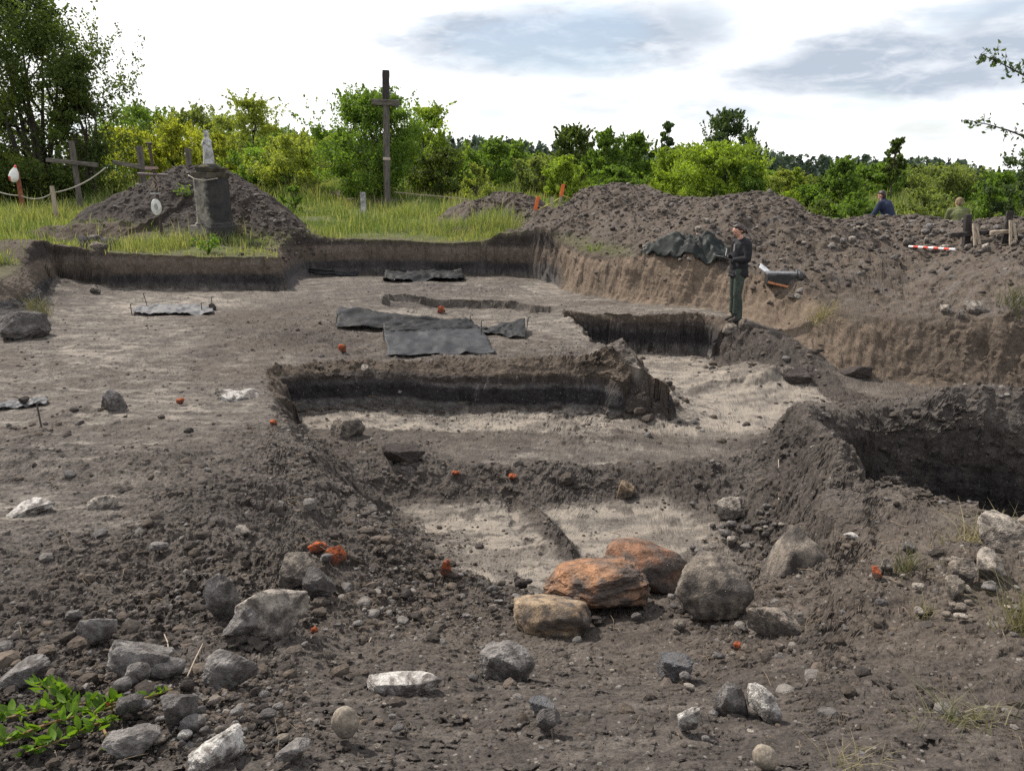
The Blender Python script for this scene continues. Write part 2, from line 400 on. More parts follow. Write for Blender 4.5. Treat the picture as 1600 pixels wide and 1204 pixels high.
# --- materials for soil
def soil_material(name, bump=.5):
    m = bpy.data.materials.new(name); m.use_nodes = True
    t = NT(m.node_tree); bs = t.n['Principled BSDF']
    at_ = t.node('ShaderNodeAttribute', attribute_name='albedo').outputs['Color']
    co = t.node('ShaderNodeTexCoord').outputs['Object']
    f1 = t.noise(co, 38, 5, .7); f2 = t.noise(co, 140, 3, .6); f3 = t.noise(co, 7, 4, .6)
    k = t.math('MULTIPLY', t.ramp(f1, .25, .75, .62, 1.42), t.ramp(f2, .25, .75, .8, 1.2))
    k = t.math('MULTIPLY', k, t.ramp(f3, .3, .7, .84, 1.18))
    sa = t.node('ShaderNodeSeparateColor'); t.l.new(at_, sa.inputs[0])
    kf = t.ramp(sa.outputs[0], .09, .20, 1, .38); k = t.math('MULTIPLY_ADD', t.math('SUBTRACT', k, 1.0), kf, 1.0)
    cc = t.node('ShaderNodeCombineColor')
    for i in range(3): t.put(cc.inputs[i], k)
    col = t.mix(1.0, at_, cc.outputs[0], 'MULTIPLY')
    vo = t.node('ShaderNodeTexVoronoi'); t.l.new(co, vo.inputs['Vector']); vo.inputs['Scale'].default_value = 42
    vs = t.node('ShaderNodeSeparateColor'); t.l.new(vo.outputs['Color'], vs.inputs[0])
    speck = t.math('MULTIPLY', t.ramp(vo.outputs['Distance'], .34, .2), t.ramp(vs.outputs[0], .9, .93))
    col = t.mix(t.math('MULTIPLY', speck, .65), col, (.22, .2, .18, 1))
    t.put(bs.inputs['Base Color'], col)
    bs.inputs['Roughness'].default_value = .95
    bs.inputs['Specular IOR Level'].default_value = .15
    h = t.math('ADD', t.math('MULTIPLY', f1, 1.0), t.math('MULTIPLY', f2, .35))
    b = t.node('ShaderNodeBump'); b.inputs['Strength'].default_value = bump; b.inputs['Distance'].default_value = .02
    t.put(b.inputs['Height'], h); t.l.new(b.outputs[0], bs.inputs['Normal'])
    return m
M_SOIL = soil_material('soil', .6)

# soil colours (real albedo)
DARK = np.array([.042, .036, .0325], F); BROWN = np.array([.084, .067, .053], F); PALE = np.array([.245, .222, .198], F)
BANK = np.array([.150, .115, .086], F); HUMUS = np.array([.026, .024, .025], F); GREYS = np.array([.085, .078, .075], F)
SPOIL = np.array([.080, .066, .055], F); SPOILA = np.array([.043, .035, .031], F); TURF = np.array([.075, .085, .03], F); NEAR = np.array([.086, .076, .068], F)
def soil_colour(x, y, z, m):
    def mixc(a, b, t): return a + (b - a) * np.clip(t, 0, 1)[:, None]
    one = np.ones((len(x), 1), F)
    n1 = fbm(x * 1.1, y * 2.6, 71, 4, .6); n2 = fbm(x * 4, y * 9, 72, 4, .65); n3 = fbm(x * .5, y * .5, 73, 2); nz = vnoise(x * 1.2, y * 1.2, 74)
    sc = fbm(x * 2.2, y * 14, 75, 3, .6)
    c = mixc(one * NEAR, one * DARK, .45 + .5 * n1)
    c = mixc(c, one * BROWN, (.35 + .5 * n3) * .7)
    p = m['pale'] * 1.45 - .45 + .50 * n1 + .46 * n2 + .26 * sc
    p = np.where(m['pale'] < .12, 0, p)
    c = mixc(c, one * (PALE * np.array([.57, .565, .555], F)), sstep(p * 1.15) * .95)
    c = mixc(c, one * PALE * np.array([.97, .945, .90], F), sstep((p - .55) * 2) * .9); fleck = fbm(x * 7, y * 16, 77, 3, .65); c = mixc(c, one * DARK * 1.25, np.maximum(sstep((fleck - .30) * 5) * .75, sstep((n1 - .2) * 5) * .55 * (m['prof'] < .05)))
    # walls of the lower trench: brown crumbly top, pale band, black band, grey base
    tw = (m['tL'] > .03) & (m['tL'] < .999) & (m['prof'] < .05) & (m['wL'] < .43)
    f = np.clip((z - m['low']) / np.maximum(m['plat'] - m['low'], .05), -.1, 1.2) + .05 * nz + .02 * n2
    strata = mixc(one * GREYS, one * HUMUS, sstep((f - .2) / .06)); strata = mixc(strata, one * GREYS * 1.25, sstep((f - .52) / .05) * (.55 + .5 * nz))
    strata = mixc(strata, one * DARK, sstep((f - .6) / .06)); strata = mixc(strata, one * BROWN * .9, sstep((f - .74) / .08))
    c = np.where(tw[:, None], strata, c)
    soft = (m['tL'] > .02) & (m['tL'] < .999) & (m['wL'] >= .43)
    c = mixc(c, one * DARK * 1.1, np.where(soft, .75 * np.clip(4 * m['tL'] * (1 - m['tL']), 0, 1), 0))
    # dark pit
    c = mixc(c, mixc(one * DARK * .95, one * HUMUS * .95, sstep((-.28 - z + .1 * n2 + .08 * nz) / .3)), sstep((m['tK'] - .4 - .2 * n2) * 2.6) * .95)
    # section under the turf
    g = m['prof']
    fE = np.clip((z - .0) / .8, -.2, 1.4) + .04 * nz + .02 * n2
    sec = mixc(one * GREYS * .8, one * HUMUS * .95, sstep((fE - .16) / .05) * np.clip(.75 + .6 * nz + .4 * n2, .15, 1)); sec = mixc(sec, one * BROWN * 1.05, sstep((fE - .42) / .06))
    sec = mixc(sec, one * np.array([.12, .098, .082], F), sstep((fE - .68) / .05) * (.6 + .5 * nz)); sec = mixc(sec, one * DARK * .9, sstep((fE - .9) / .08))
    bank = mixc(one * BANK, one * BROWN, .35 + .6 * n1); bank = mixc(bank, one * BANK * 1.15, sstep(n2 * 1.5 - .2) * .6)
    bank = mixc(bank, one * BROWN * .9, sstep((x - 4.6) / 2.2) * .9)
    isbank = sstep((x - .9 + .15 * nz) / .3) * sstep((y - 5) / 2)
    wallc = mixc(sec, bank, isbank)
    ed = np.where((m['tE'] > .0) & (m['sdE'] < m['wE'] + .25), 1, 0) * sstep(m['tE'] / .08)
    natural = one * TURF
    spoil = mixc(one * SPOIL, one * BROWN * 1.05, .4 + .6 * n1); spoil = mixc(spoil, one * GREYS * 1.25, sstep(n2 * 1.2 + .1) * .55)
    spa = mixc(one * SPOILA, one * DARK * 1.1, .4 + .6 * n2)
    spoil = np.where((x < -3)[:, None], spa, spoil)
    up = mixc(natural, spoil, np.maximum(m['heap'], sstep((x - 2.2) / .8) * sstep((24 - y + .6 * n1) / 2)))
    dirt = np.clip(m['bsum'] / .12, 0, 1) * (1 - m['heap'])
    up = mixc(up, one * BROWN * .9, dirt)
    # worn strip of bare soil along the edge of the bank
    bare = np.exp(-np.maximum(m['sdE'] - m['wE'], 0) / .35) * np.where(x < .9, .75, 1)
    up = mixc(up, one * BROWN * .8, bare * (1 - m['heap']))
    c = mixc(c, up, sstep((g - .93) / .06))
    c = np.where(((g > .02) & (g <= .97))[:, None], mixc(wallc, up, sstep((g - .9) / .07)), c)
    c = mixc(c, one * np.array([.06, .09, .03], F), m['far'])
    return np.clip(c * np.array([1.01, .995, .978], F), .008, .6)

# --- the sheet itself: columns fan out from the camera's foot, rows follow the slope
_dense = np.linspace(R(-39), R(39), 900)
_side = np.concatenate([np.linspace(R(-180), R(-39), 46)[:-1], _dense, np.linspace(R(39), R(180), 46)[1:]])
_az = _side.astype(F)
_r = np.concatenate([np.geomspace(.5, 1.45, 20)[:-1], np.geomspace(1.45, 42, 2600), np.geomspace(42.5, 1500, 60)]).astype(F)
RR, AA = np.meshgrid(_r, _az)
zz = terrain((RR * np.sin(AA)).ravel(), (RR * np.cos(AA)).ravel()).reshape(RR.shape)
dr = np.diff(RR, axis=1); dz = np.diff(zz, axis=1); rm = RR[:, :-1]
ds = np.sqrt((dr * 1.9 / rm) ** 2 + (dz * 1.7) ** 2) / rm + dr / rm * .06
ds[:, :19] *= .06
for k in (41, 41, 21):
    pad = np.pad(ds, ((k // 2, k // 2), (0, 0)), mode='edge'); cs = np.cumsum(np.vstack([np.zeros((1, ds.shape[1])), pad]), 0)
    ds = (cs[k:] - cs[:-k]) / k
S = np.concatenate([np.zeros((len(_az), 1)), np.cumsum(ds, 1)], 1)
NROW = 1750
rows = np.empty((len(_az), NROW), F)
for i in range(len(_az)):
    rows[i] = np.interp(np.linspace(0, S[i, -1], NROW), S[i], _r)
del RR, AA, zz, dr, dz, rm, ds, S, cs, pad
gx = (rows * np.sin(_az)[:, None]).ravel(); gy = (rows * np.cos(_az)[:, None]).ravel()
gz, gm = terrain(gx, gy, full=True, masks=True)
gcol = soil_colour(gx, gy, gz, gm)
nc = len(_az)
ii = (np.arange(nc - 1)[:, None] * NROW + np.arange(NROW - 1)[None]).ravel().astype(np.int32)
Q = np.stack([ii, ii + NROW, ii + NROW + 1, ii + 1], 1)[:, ::-1]
# split the heaps off the sheet
ha = (np.maximum.reduce([gm['hm'][k] for k in gm['hm']]) > .10) & (gm['prof'] > .5)
which = np.argmax(np.stack([gm['hm'][k] for k in ('a', 'b', 'c')]), 0)
vid = np.where(ha, which + 1, 0)
fid = vid[Q[:, 0]]
GV = np.stack([gx, gy, gz], 1)
# rough walls: push steep faces in and out along their own normals (lumps, ledges, spade marks)
G3 = GV.reshape(nc, NROW, 3)
nrm = np.cross(np.gradient(G3, axis=1), np.gradient(G3, axis=0)).reshape(-1, 3)
nrm /= np.linalg.norm(nrm, axis=1)[:, None] + 1e-9
nrm *= np.where(nrm[:, 2:] < 0, -1, 1)
steep = sstep((.80 - nrm[:, 2]) / .35) * (1 - gm['far'])
pa, pb = gx * .8 + gy * .35, gz + .25 * (gx - gy)
pd = .85 * fbm(pa * 2.0, pb * 2.6, 201, 4, .55) + .26 * fbm(pa * 9, gz * 11, 202, 3, .6) + .22 * (clods(pa * 14, pb * 14, 203, .5) * 2 - .5)
spade = np.clip(np.abs(vnoise(pa * 2.3, pa * 0 + .5, 204)) * 3, 0, 1) - 1
amp = .06 * (.45 + .55 * gm['loose']) 
GV = GV + nrm * (steep * amp * (pd + .28 * spade * (gx < .9)))[:, None]
GV = GV.astype(F)
def sub(name, sel, mat):
    q = Q[sel]; used = np.unique(q); remap = np.zeros(len(GV), np.int32); remap[used] = np.arange(len(used))
    o = mesh_np(name, GV[used], quads=remap[q], mat=mat, smooth=False)
    col_attr(o, 'albedo', gcol[used]); return o
tag(sub('ground', fid == 0, M_SOIL), kind='structure')
tag(sub('spoil_heap', fid == 1, M_SOIL), 'dark conical heap of dug soil behind the stone monument', 'spoil heap')
tag(sub('spoil_heap', fid == 2, M_SOIL), 'small brown soil heap between the grass and the orange tipped stakes', 'spoil heap')
tag(sub('spoil_heap', fid == 3, M_SOIL), 'long brown bank of stony spoil running along the right side of the dig', 'spoil heap')
# ---------------------------------------------------------------- finding the ground under a pixel
_T = np.geomspace(1.5, 75, 1100).astype(F)
def hits(uv):
    """first ground point along each pixel's ray, [(x, y, z)]"""
    d = np.array([ray(u, v) for u, v in uv], F)
    px = d[:, :1] * _T; py = d[:, 1:2] * _T; pz = CAM_H + d[:, 2:] * _T
    g = terrain(px.ravel(), py.ravel(), full=True).reshape(px.shape)
    below = pz < g
    k = np.where(below.any(1), below.argmax(1), len(_T) - 1)
    k = np.maximum(k, 1); r = np.arange(len(k))
    a = (pz - g)[r, k - 1]; b = (pz - g)[r, k]; f = np.clip(a / (a - b + 1e-6), 0, 1)
    t = _T[k - 1] + (_T[k] - _T[k - 1]) * f
    return [(float(q[0] * s), float(q[1] * s), float(CAM_H + q[2] * s)) for q, s in zip(d, t)]
def hit(u, v): return hits([(u, v)])[0]
def px2m(p, n): return n / FPX * math.sqrt(p[0] ** 2 + p[1] ** 2 + (CAM_H - p[2]) ** 2) * .97

# ---------------------------------------------------------------- stones
def ico(sub):
    t = (1 + 5 ** .5) / 2
    v = [(-1,t,0),(1,t,0),(-1,-t,0),(1,-t,0),(0,-1,t),(0,1,t),(0,-1,-t),(0,1,-t),(t,0,-1),(t,0,1),(-t,0,-1),(-t,0,1)]
    f = [(0,11,5),(0,5,1),(0,1,7),(0,7,10),(0,10,11),(1,5,9),(5,11,4),(11,10,2),(10,7,6),(7,1,8),(3,9,4),(3,4,2),(3,2,6),(3,6,8),(3,8,9),(4,9,5),(2,4,11),(6,2,10),(8,6,7),(9,8,1)]
    v = [np.array(q) / np.linalg.norm(q) for q in v]
    for _ in range(sub):
        mid = {}; nf = []
        def m(a, b):
            k = (min(a, b), max(a, b))
            if k not in mid:
                q = v[a] + v[b]; v.append(q / np.linalg.norm(q)); mid[k] = len(v) - 1
            return mid[k]
        for a, b, c in f:
            x, y, z = m(a, b), m(b, c), m(c, a); nf += [(a, x, z), (b, y, x), (c, z, y), (x, y, z)]
        f = nf
    return np.array(v, F), np.array(f, np.int32)
ICO = [ico(i) for i in range(5)]
def n3(p, s, seed, octs=3):
    return (fbm(p[:, 0] * s + p[:, 2] * s * .7, p[:, 1] * s - p[:, 2] * s * .6, seed, octs) + fbm(p[:, 2] * s + 5, (p[:, 0] - p[:, 1]) * s, seed + 5, octs)) * .6
def rock(seed, sub=3, planes=9, facet=.75, rough=.06):
    planes = max(2, planes - 4)
    g = np.random.default_rng(seed); d, f = ICO[sub]
    n = np.concatenate([g.normal(size=(planes, 3)), np.array([[1, 0, .1], [-1, .1, 0], [0, 1, 0], [0, -1, .2], [.1, 0, 1], [0, 0, -1.]]) + g.normal(size=(6, 3)) * .35]); n /= np.linalg.norm(n, axis=1)[:, None]
    off = g.uniform(.55, .95, len(n))
    q = np.maximum(d @ n.T, 1e-3) / off
    e = 14 + 60 * facet ** 2; r = 1 / ((q / q.max(1)[:, None]) ** e).sum(1) ** (1 / e) / q.max(1); r = np.minimum(r, 1.2)
    r = r * facet + (1 - facet) * .9
    v = d * r[:, None]
    v = v * (1 + .16 * n3(v, .9, seed) + rough * n3(v, 4, seed + 9, 4) + rough * .6 * n3(v, 11, seed + 19, 3))[:, None]
    v -= (v.max(0) + v.min(0)) / 2
    return (v / ((v.max(0) - v.min(0)) / 2)).astype(F), f
def stone_material(name, cols, scale=6, spec=.25, rough=.85, bump=.6, dirty=.9):
    m = bpy.data.materials.new(name); m.use_nodes = True; t = NT(m.node_tree); bs = t.n['Principled BSDF']
    co = t.node('ShaderNodeTexCoord').outputs['Object']
    a = t.noise(co, scale, 6, .65, .6); b = t.noise(co, scale * 4.5, 5, .7); e = t.noise(co, scale * 18, 3, .6); d2 = t.noise(co, scale * .45, 4, .6, 1.0)
    col = t.mix(t.ramp(a, .38, .64), c4(cols[0]), c4(cols[1]))
    col = t.mix(t.ramp(d2, .5, .62), col, c4(cols[2]))
    dirt = t.ramp(t.math('ADD', t.noise(co, scale * .9 + 1.3, 5, .7, .4), t.math('MULTIPLY', e, .25)), .55, .72)
    col = t.mix(t.math('MULTIPLY', dirt, dirty), col, (.062, .053, .048, 1))
    k = t.math('MULTIPLY', t.ramp(b, .25, .75, .65, 1.35), t.ramp(e, .25, .75, .78, 1.2))
    cc = t.node('ShaderNodeCombineColor')
    for i in range(3): t.put(cc.inputs[i], k)
    col = t.mix(1.0, col, cc.outputs[0], 'MULTIPLY')
    t.put(bs.inputs['Base Color'], col); bs.inputs['Roughness'].default_value = rough; bs.inputs['Specular IOR Level'].default_value = spec
    bp = t.node('ShaderNodeBump'); bp.inputs['Strength'].default_value = bump; bp.inputs['Distance'].default_value = .03
    t.put(bp.inputs['Height'], t.math('ADD', b, t.math('MULTIPLY', e, .5))); t.l.new(bp.outputs[0], bs.inputs['Normal'])
    return m
MS = {
 'orange': stone_material('iron_stained_stone', [(.27, .14, .075), (.16, .108, .078), (.06, .05, .044)], 3.6),
 'orangedark': stone_material('stained_dirty_stone', [(.21, .105, .06), (.11, .088, .072), (.06, .05, .045)], 4),
 'tan': stone_material('tan_stone', [(.29, .215, .14), (.22, .15, .095), (.12, .102, .085)], 6),
 'greybrown': stone_material('grey_brown_stone', [(.22, .185, .15), (.14, .12, .10), (.08, .07, .062)], 6),
 'pale': stone_material('pale_stone', [(.33, .29, .245), (.25, .215, .18), (.15, .13, .115)], 7),
 'grey': stone_material('grey_stone', [(.20, .184, .172), (.15, .137, .128), (.09, .082, .077)], 8),
 'dark': stone_material('dark_stone', [(.115, .105, .099), (.08, .073, .069), (.15, .137, .128)], 8),
 'flint': stone_material('flint', [(.075, .074, .078), (.11, .108, .112), (.19, .185, .18)], 9, .5, .45),
 'chalk': stone_material('chalk', [(.48, .455, .42), (.38, .345, .31), (.17, .148, .13)], 9),
 'pebble': stone_material('river_pebble', [(.21, .175, .135), (.17, .145, .115), (.14, .12, .10)], 10, .3, .7, .08, 0),
 'brick': stone_material('orange_brick', [(.44, .112, .042), (.34, .085, .036), (.18, .065, .042)], 14, .1),
 'clod': stone_material('earth_clod', [(.062, .052, .047), (.05, .042, .039), (.085, .072, .064)], 12, .1, .97),
}
STONES = []   # filled, then placed in one go
def st(u, v, w, h, mat, label, cat='stone', name='stone', seed=None, sink=.25, tilt=0., deep=.68, planes=9, facet=.9, rough=.07, sub=4, group=None):
    STONES.append(dict(u=u, v=v, w=w, h=h, mat=mat, label=label, cat=cat, name=name, seed=seed if seed is not None else len(STONES) * 7 + 3, sink=sink, tilt=tilt, deep=deep, planes=planes, facet=facet, rough=rough, sub=sub, group=group))
st(930,962,168,104,'orange','largest rust orange boulder with a dark soil patch, front of the pit','boulder','boulder',sub=4,sink=.14,planes=14,facet=.62,rough=.10)
st(1006,925,142,98,'orangedark','rust stained boulder topped with dark soil, behind the largest orange one','boulder','boulder',sub=4,sink=.15,planes=12,facet=.5,rough=.08)
st(858,992,136,80,'tan','tan orange boulder half buried at the front lip of the pit','boulder','boulder',sub=4,sink=.42,planes=10,facet=.55)
st(1114,975,122,118,'greybrown','grey brown rounded boulder right of the orange boulders','boulder','boulder',sub=4,sink=.14,planes=12,facet=.45,rough=.09)
st(1212,992,84,52,'greybrown','brown half buried boulder right of the grey rounded boulder','boulder','boulder',sub=4,sink=.45)
st(1246,890,100,86,'greybrown','smooth sloping grey brown rock face embedded in the right pit side','boulder','boulder',sub=4,sink=.58,planes=7,facet=.5,rough=.03,deep=.8,tilt=.35)
st(1138,812,48,36,'pale','flat pale stone slab on the dark rubble right of the pit floor',planes=7,facet=.95,sink=.15)
st(428,988,108,86,'pale','large pale angular stone, biggest of the pile at left','boulder','boulder',sub=4,planes=9,facet=.9,sink=.12,rough=.05)
st(352,968,50,60,'grey','upright flat grey stone leaning left of the large pale stone',planes=7,facet=.9,deep=.4)
st(378,1002,56,46,'grey','rounded grey stone tucked under the large pale stone')
st(362,1076,76,58,'grey','squat grey block lying below the large pale stone',planes=8,facet=.9)
st(541,1160,40,46,'pebble','smooth brown egg shaped pebble standing in the foreground','pebble','pebble',planes=16,facet=.1,rough=.006,sink=.14)
st(793,1064,84,66,'grey','angular grey stone half buried in the foreground centre',sink=.35,planes=8,facet=.9)
st(1052,1066,56,44,'flint','dark wedge of flint below the grey rounded boulder',planes=6,facet=.98,sink=.25)
st(1190,1128,56,48,'chalk','white and rusty lump of stone, right of a grey one in the foreground')
st(1140,1120,52,50,'grey','grey stone beside the white rusty lump in the foreground',planes=8)
st(1074,1146,32,32,'chalk','thin pale chalky chip standing in the bottom centre right soil',deep=.5)
st(156,1008,52,42,'grey','pale topped grey stone on the left above the rubble spill')
st(222,1058,88,66,'grey','broad half buried grey stone left of the dry stalk',sink=.4)
st(262,1066,52,34,'grey','flat oval grey stone right of the broad half buried one',sink=.2,planes=14,facet=.4)
st(218,1076,34,34,'grey','small round headed grey stone in front of the broad half buried one',planes=14,facet=.3)
st(207,1124,36,30,'dark','dark grey stone just right of the green leafy branch')
st(285,1140,50,50,'dark','lumpy dark grey stone, tallest in the rubble spill',sink=.2)
st(305,1150,34,26,'grey','grey oval stone below the lumpy dark one',planes=14,facet=.4)
st(212,1188,78,46,'grey','wide dark stone by the leafy branch at bottom left',sink=.35)
st(42,1075,60,36,'grey','dark angular stone half sunk at the left edge of the foreground',sink=.35)
st(468,918,62,54,'greybrown','dark brown block under the orange brick pieces',planes=7,facet=.95)
st(500,935,50,48,'dark','blackish angular block right of the dark brown block',planes=7,facet=.95)
st(452,950,36,24,'dark','small blackish stone behind the large pale stone')
st(855,1148,38,34,'dark','dark angular stone in the foreground right of centre')
st(846,1120,40,26,'flint','bluish grey stone chip above the dark angular stone in the foreground',planes=6,facet=.95)
st(291,1163,20,15,'chalk','tiny white oval pebble in the rubble spill','pebble','pebble',planes=16,facet=.1,rough=.01)
st(340,1196,86,44,'chalk','chalky white slab half buried at the bottom edge left of centre',sink=.5,planes=7)
st(1192,1206,34,32,'pebble','brown pebble cut by the bottom edge of the picture','pebble','pebble',planes=16,facet=.2,rough=.02)
st(460,1192,52,24,'grey','flat grey stone near the bottom edge left of the egg shaped pebble',sink=.4)
st(42,530,62,40,'dark','dark pyramid shaped boulder on the left edge of the platform','boulder','boulder',planes=7,facet=.95,sink=.2)
st(181,640,34,30,'grey','rounded grey stone alone on the left platform floor')
st(150,459,15,12,'pale','small pale stone below the left section wall')
st(543,684,56,36,'greybrown','brown stone on the trench floor near the left corner')
st(628,724,70,34,'clod','big brown earth lump on the trench floor, dark below','clod','earth_lump',sink=.35)
st(1566,856,66,48,'pale','pale boulder on the rim of the dark pit at the right edge','boulder','boulder',sink=.3)
st(1606,850,60,46,'greybrown','grey boulder behind the pale one at the right edge','boulder','boulder',sink=.35)
st(1500,915,38,38,'greybrown','brown stone of the little pile on the right mound')
st(1543,912,40,44,'pale','palest stone of the little pile on the right mound')
st(1487,938,26,30,'greybrown','small brown stone at the foot of the pile on the right mound')
st(1546,928,20,16,'grey','smallest grey stone of the pile on the right mound')
st(977,780,28,30,'tan','yellowish upright stone on the soil ridge behind the boulders',planes=6,facet=.95)
st(572,584,16,14,'pale','whitish stone at the top edge of the block of earth')
st(1142,521,26,17,'greybrown','brown stone on the ledge in front of the standing person')
st(1160,515,13,16,'greybrown','small upright stone right of the brown one before the standing person')
st(381,842,22,18,'pale','small pale stone on the dark soil above the upright grey stone')
st(162,794,40,20,'pale','flat pale stone on the lit soil at left',sink=.45)
st(45,802,66,16,'chalk','white chalky streak of stone lying flat at the left edge',sink=.5)
st(372,626,66,18,'chalk','white chalky slab flush with the platform near the trench corner',sink=.55,planes=6)
st(632,1080,116,32,'chalk','long white chalky stone just breaking the foreground soil',sink=.62,planes=8,rough=.03,deep=.42,facet=.6)
st(1478,492,18,14,'pale','pale stone low on the right bank, left of two others')
st(1520,490,26,18,'pale','pale flat stone low on the right bank, right of two others')
st(1500,498,14,12,'pale','small pale stone low on the right bank between two others')
st(1104,350,15,8,'pale','flat pale stone on the spoil just above the tarpaulin')
st(1092,362,14,8,'pale','second pale stone on the spoil, nearer the tarpaulin')
st(133,388,17,18,'grey','leftmost stone of the old footing exposed under the turf')
st(151,384,20,15,'grey','upper middle stone of the old footing exposed under the turf')
st(153,394,24,13,'greybrown','lower middle stone of the old footing exposed under the turf')
st(170,390,17,16,'grey','stone right of the middle in the old footing under the turf')
st(182,388,13,14,'greybrown','rightmost small stone of the old footing under the turf')
st(1385,895,16,18,'pale','small chip left of the grass tuft on the right mound')
st(1330,845,24,10,'chalk','flat whitish chip on the right mound near the rim',sink=.4)
st(250,905-40,28,16,'grey','small stone above the pale topped stone on dark soil at left')
st(118,975,22,18,'grey','small round stone above the pale topped grey stone at left')
st(1335,590,46,22,'clod','dark clod lying on the pale strip below the right bank','clod','earth_lump')
st(1240,600,54,26,'clod','dark rounded clod on the ridge left of the pale strip','clod','earth_lump')
st(1290,655,14,10,'pale','small white stone on the crest left of the dark pit')
for u, v, w_, h_, lab in ((497,866,30,20,'upper orange brick piece above the stone pile'),(527,882,34,28,'larger lower orange brick piece above the stone pile'),(697,903,18,26,'orange brick shard at the left side of the pit floor'),
    (1368,908,15,18,'orange brick shard on the right mound'),(712,746,13,10,'orange brick crumb on the ridge behind the pit floor, left one'),(801,752,14,11,'orange brick crumb on the ridge behind the pit floor, right one'),
    (689,490,13,12,'bright orange fragment in the shallow far trench'),(535,552,13,13,'orange fragment left of the nearest black sheet'),(283,634,12,10,'orange red fragment on the left platform'),
    (492,995,12,11,'small orange chip right of the large pale stone'),(1150,1022,11,14,'tiny orange chip below the grey rounded boulder'),(428,667,11,9,'orange chip by the left corner of the trench')):
    st(u, v, w_, h_, 'brick', lab, 'brick piece', 'brick_fragment', planes=6, facet=.97, sub=2, sink=.12)
# loose rubble that nothing tells apart
def rubble(n, box, size, mats, label, group, g, horizontal=.8):
    for i in range(n):
        u = g.uniform(box[0], box[2]); v = g.uniform(box[1], box[3]); s_ = size[0] * (size[1] / size[0]) ** (g.random() ** 1.6)
        st(u, v, s_, s_ * g.uniform(.6, .95), mats[g.integers(len(mats))], label, group=group, seed=int(g.integers(1 << 20)), sub=2, sink=.18, planes=int(g.integers(7, 14)), facet=g.uniform(.4, .9))
_g = np.random.default_rng(5)
rubble(46, (190, 1080, 450, 1180), (9, 26), ('grey', 'dark', 'dark', 'greybrown', 'clod'), 'small grey stone loose in the rubble spill at lower left', 'loose stones of the rubble spill', _g)
rubble(16, (440, 850, 560, 1000), (8, 20), ('grey', 'dark', 'greybrown'), 'small stone scattered round the large pale stone', 'stones round the large pale stone', _g)
rubble(26, (720, 905, 860, 990), (8, 22), ('dark', 'grey', 'greybrown', 'clod'), 'small stone in the rubble left of the orange boulders', 'stones left of the orange boulders', _g)
rubble(14, (930, 950, 1180, 1000), (10, 24), ('dark', 'greybrown', 'clod'), 'small dark stone under and between the big boulders', 'stones between the boulders', _g)
rubble(26, (1080, 790, 1230, 880), (8, 24), ('grey', 'dark', 'pale', 'greybrown'), 'small stone in the rubble slope right of the pit floor', 'stones right of the pit floor', _g)
rubble(24, (1400, 860, 1590, 980), (7, 20), ('greybrown', 'grey', 'pale'), 'small brown stone strewn over the right mound', 'stones strewn over the right mound', _g)
rubble(24, (560, 1020, 1300, 1190), (7, 20), ('grey', 'dark', 'pale', 'greybrown'), 'small stone in the open soil of the foreground', 'stones of the open foreground soil', _g)
rubble(60, (1290, 345, 1590, 400), (5, 13), ('pale', 'greybrown', 'grey'), 'small stone in the stony spoil below the two distant people', 'stones of the far spoil bank', _g)
rubble(36, (1000, 330, 1260, 420), (5, 10), ('pale', 'greybrown', 'grey'), 'small stone in the spoil slope above the tarpaulin', 'stones of the spoil above the tarpaulin', _g)
_h = hits([(s_['u'], s_['v']) for s_ in STONES])
for s_, p in zip(STONES, _h):
    w_ = px2m(p, s_['w']) / 2; dep = w_ * s_['deep']; sk = s_['sink']
    L_ = math.hypot(p[0], p[1]); dn = math.atan2(CAM_H - p[2], L_)       # how steeply the photo looks down on it
    hp = px2m(p, s_['h']) / 2 / .97
    hz = max(hp - dep * .85 * math.sin(dn), .38 * hp) / math.cos(dn)
    vv, ff = rock(s_['seed'], s_['sub'], s_['planes'], s_['facet'], s_['rough'])
    vv = vv * np.array([w_, dep, hz / max(1 - sk, .5)], F)
    o = mesh_np(s_['name'], vv, faces=ff, mat=MS[s_['mat']], smooth=s_['facet'] < .6)
    ys = dep * .7; fx, fy = p[0] / L_ * ys, p[1] / L_ * ys
    zc = min(p[2] + .02, hgt(p[0] + fx, p[1] + fy) + .03) + vv[:, 2].max() * (1 - 2 * sk)
    o.location = (p[0] + fx, p[1] + fy, zc)
    o.rotation_euler = (random.uniform(-.2, .2), s_['tilt'] + random.uniform(-.15, .15), -math.atan2(p[0], p[1]) + random.uniform(-.35, .35))
    tag(o, s_['label'], s_['cat'], s_['group'])

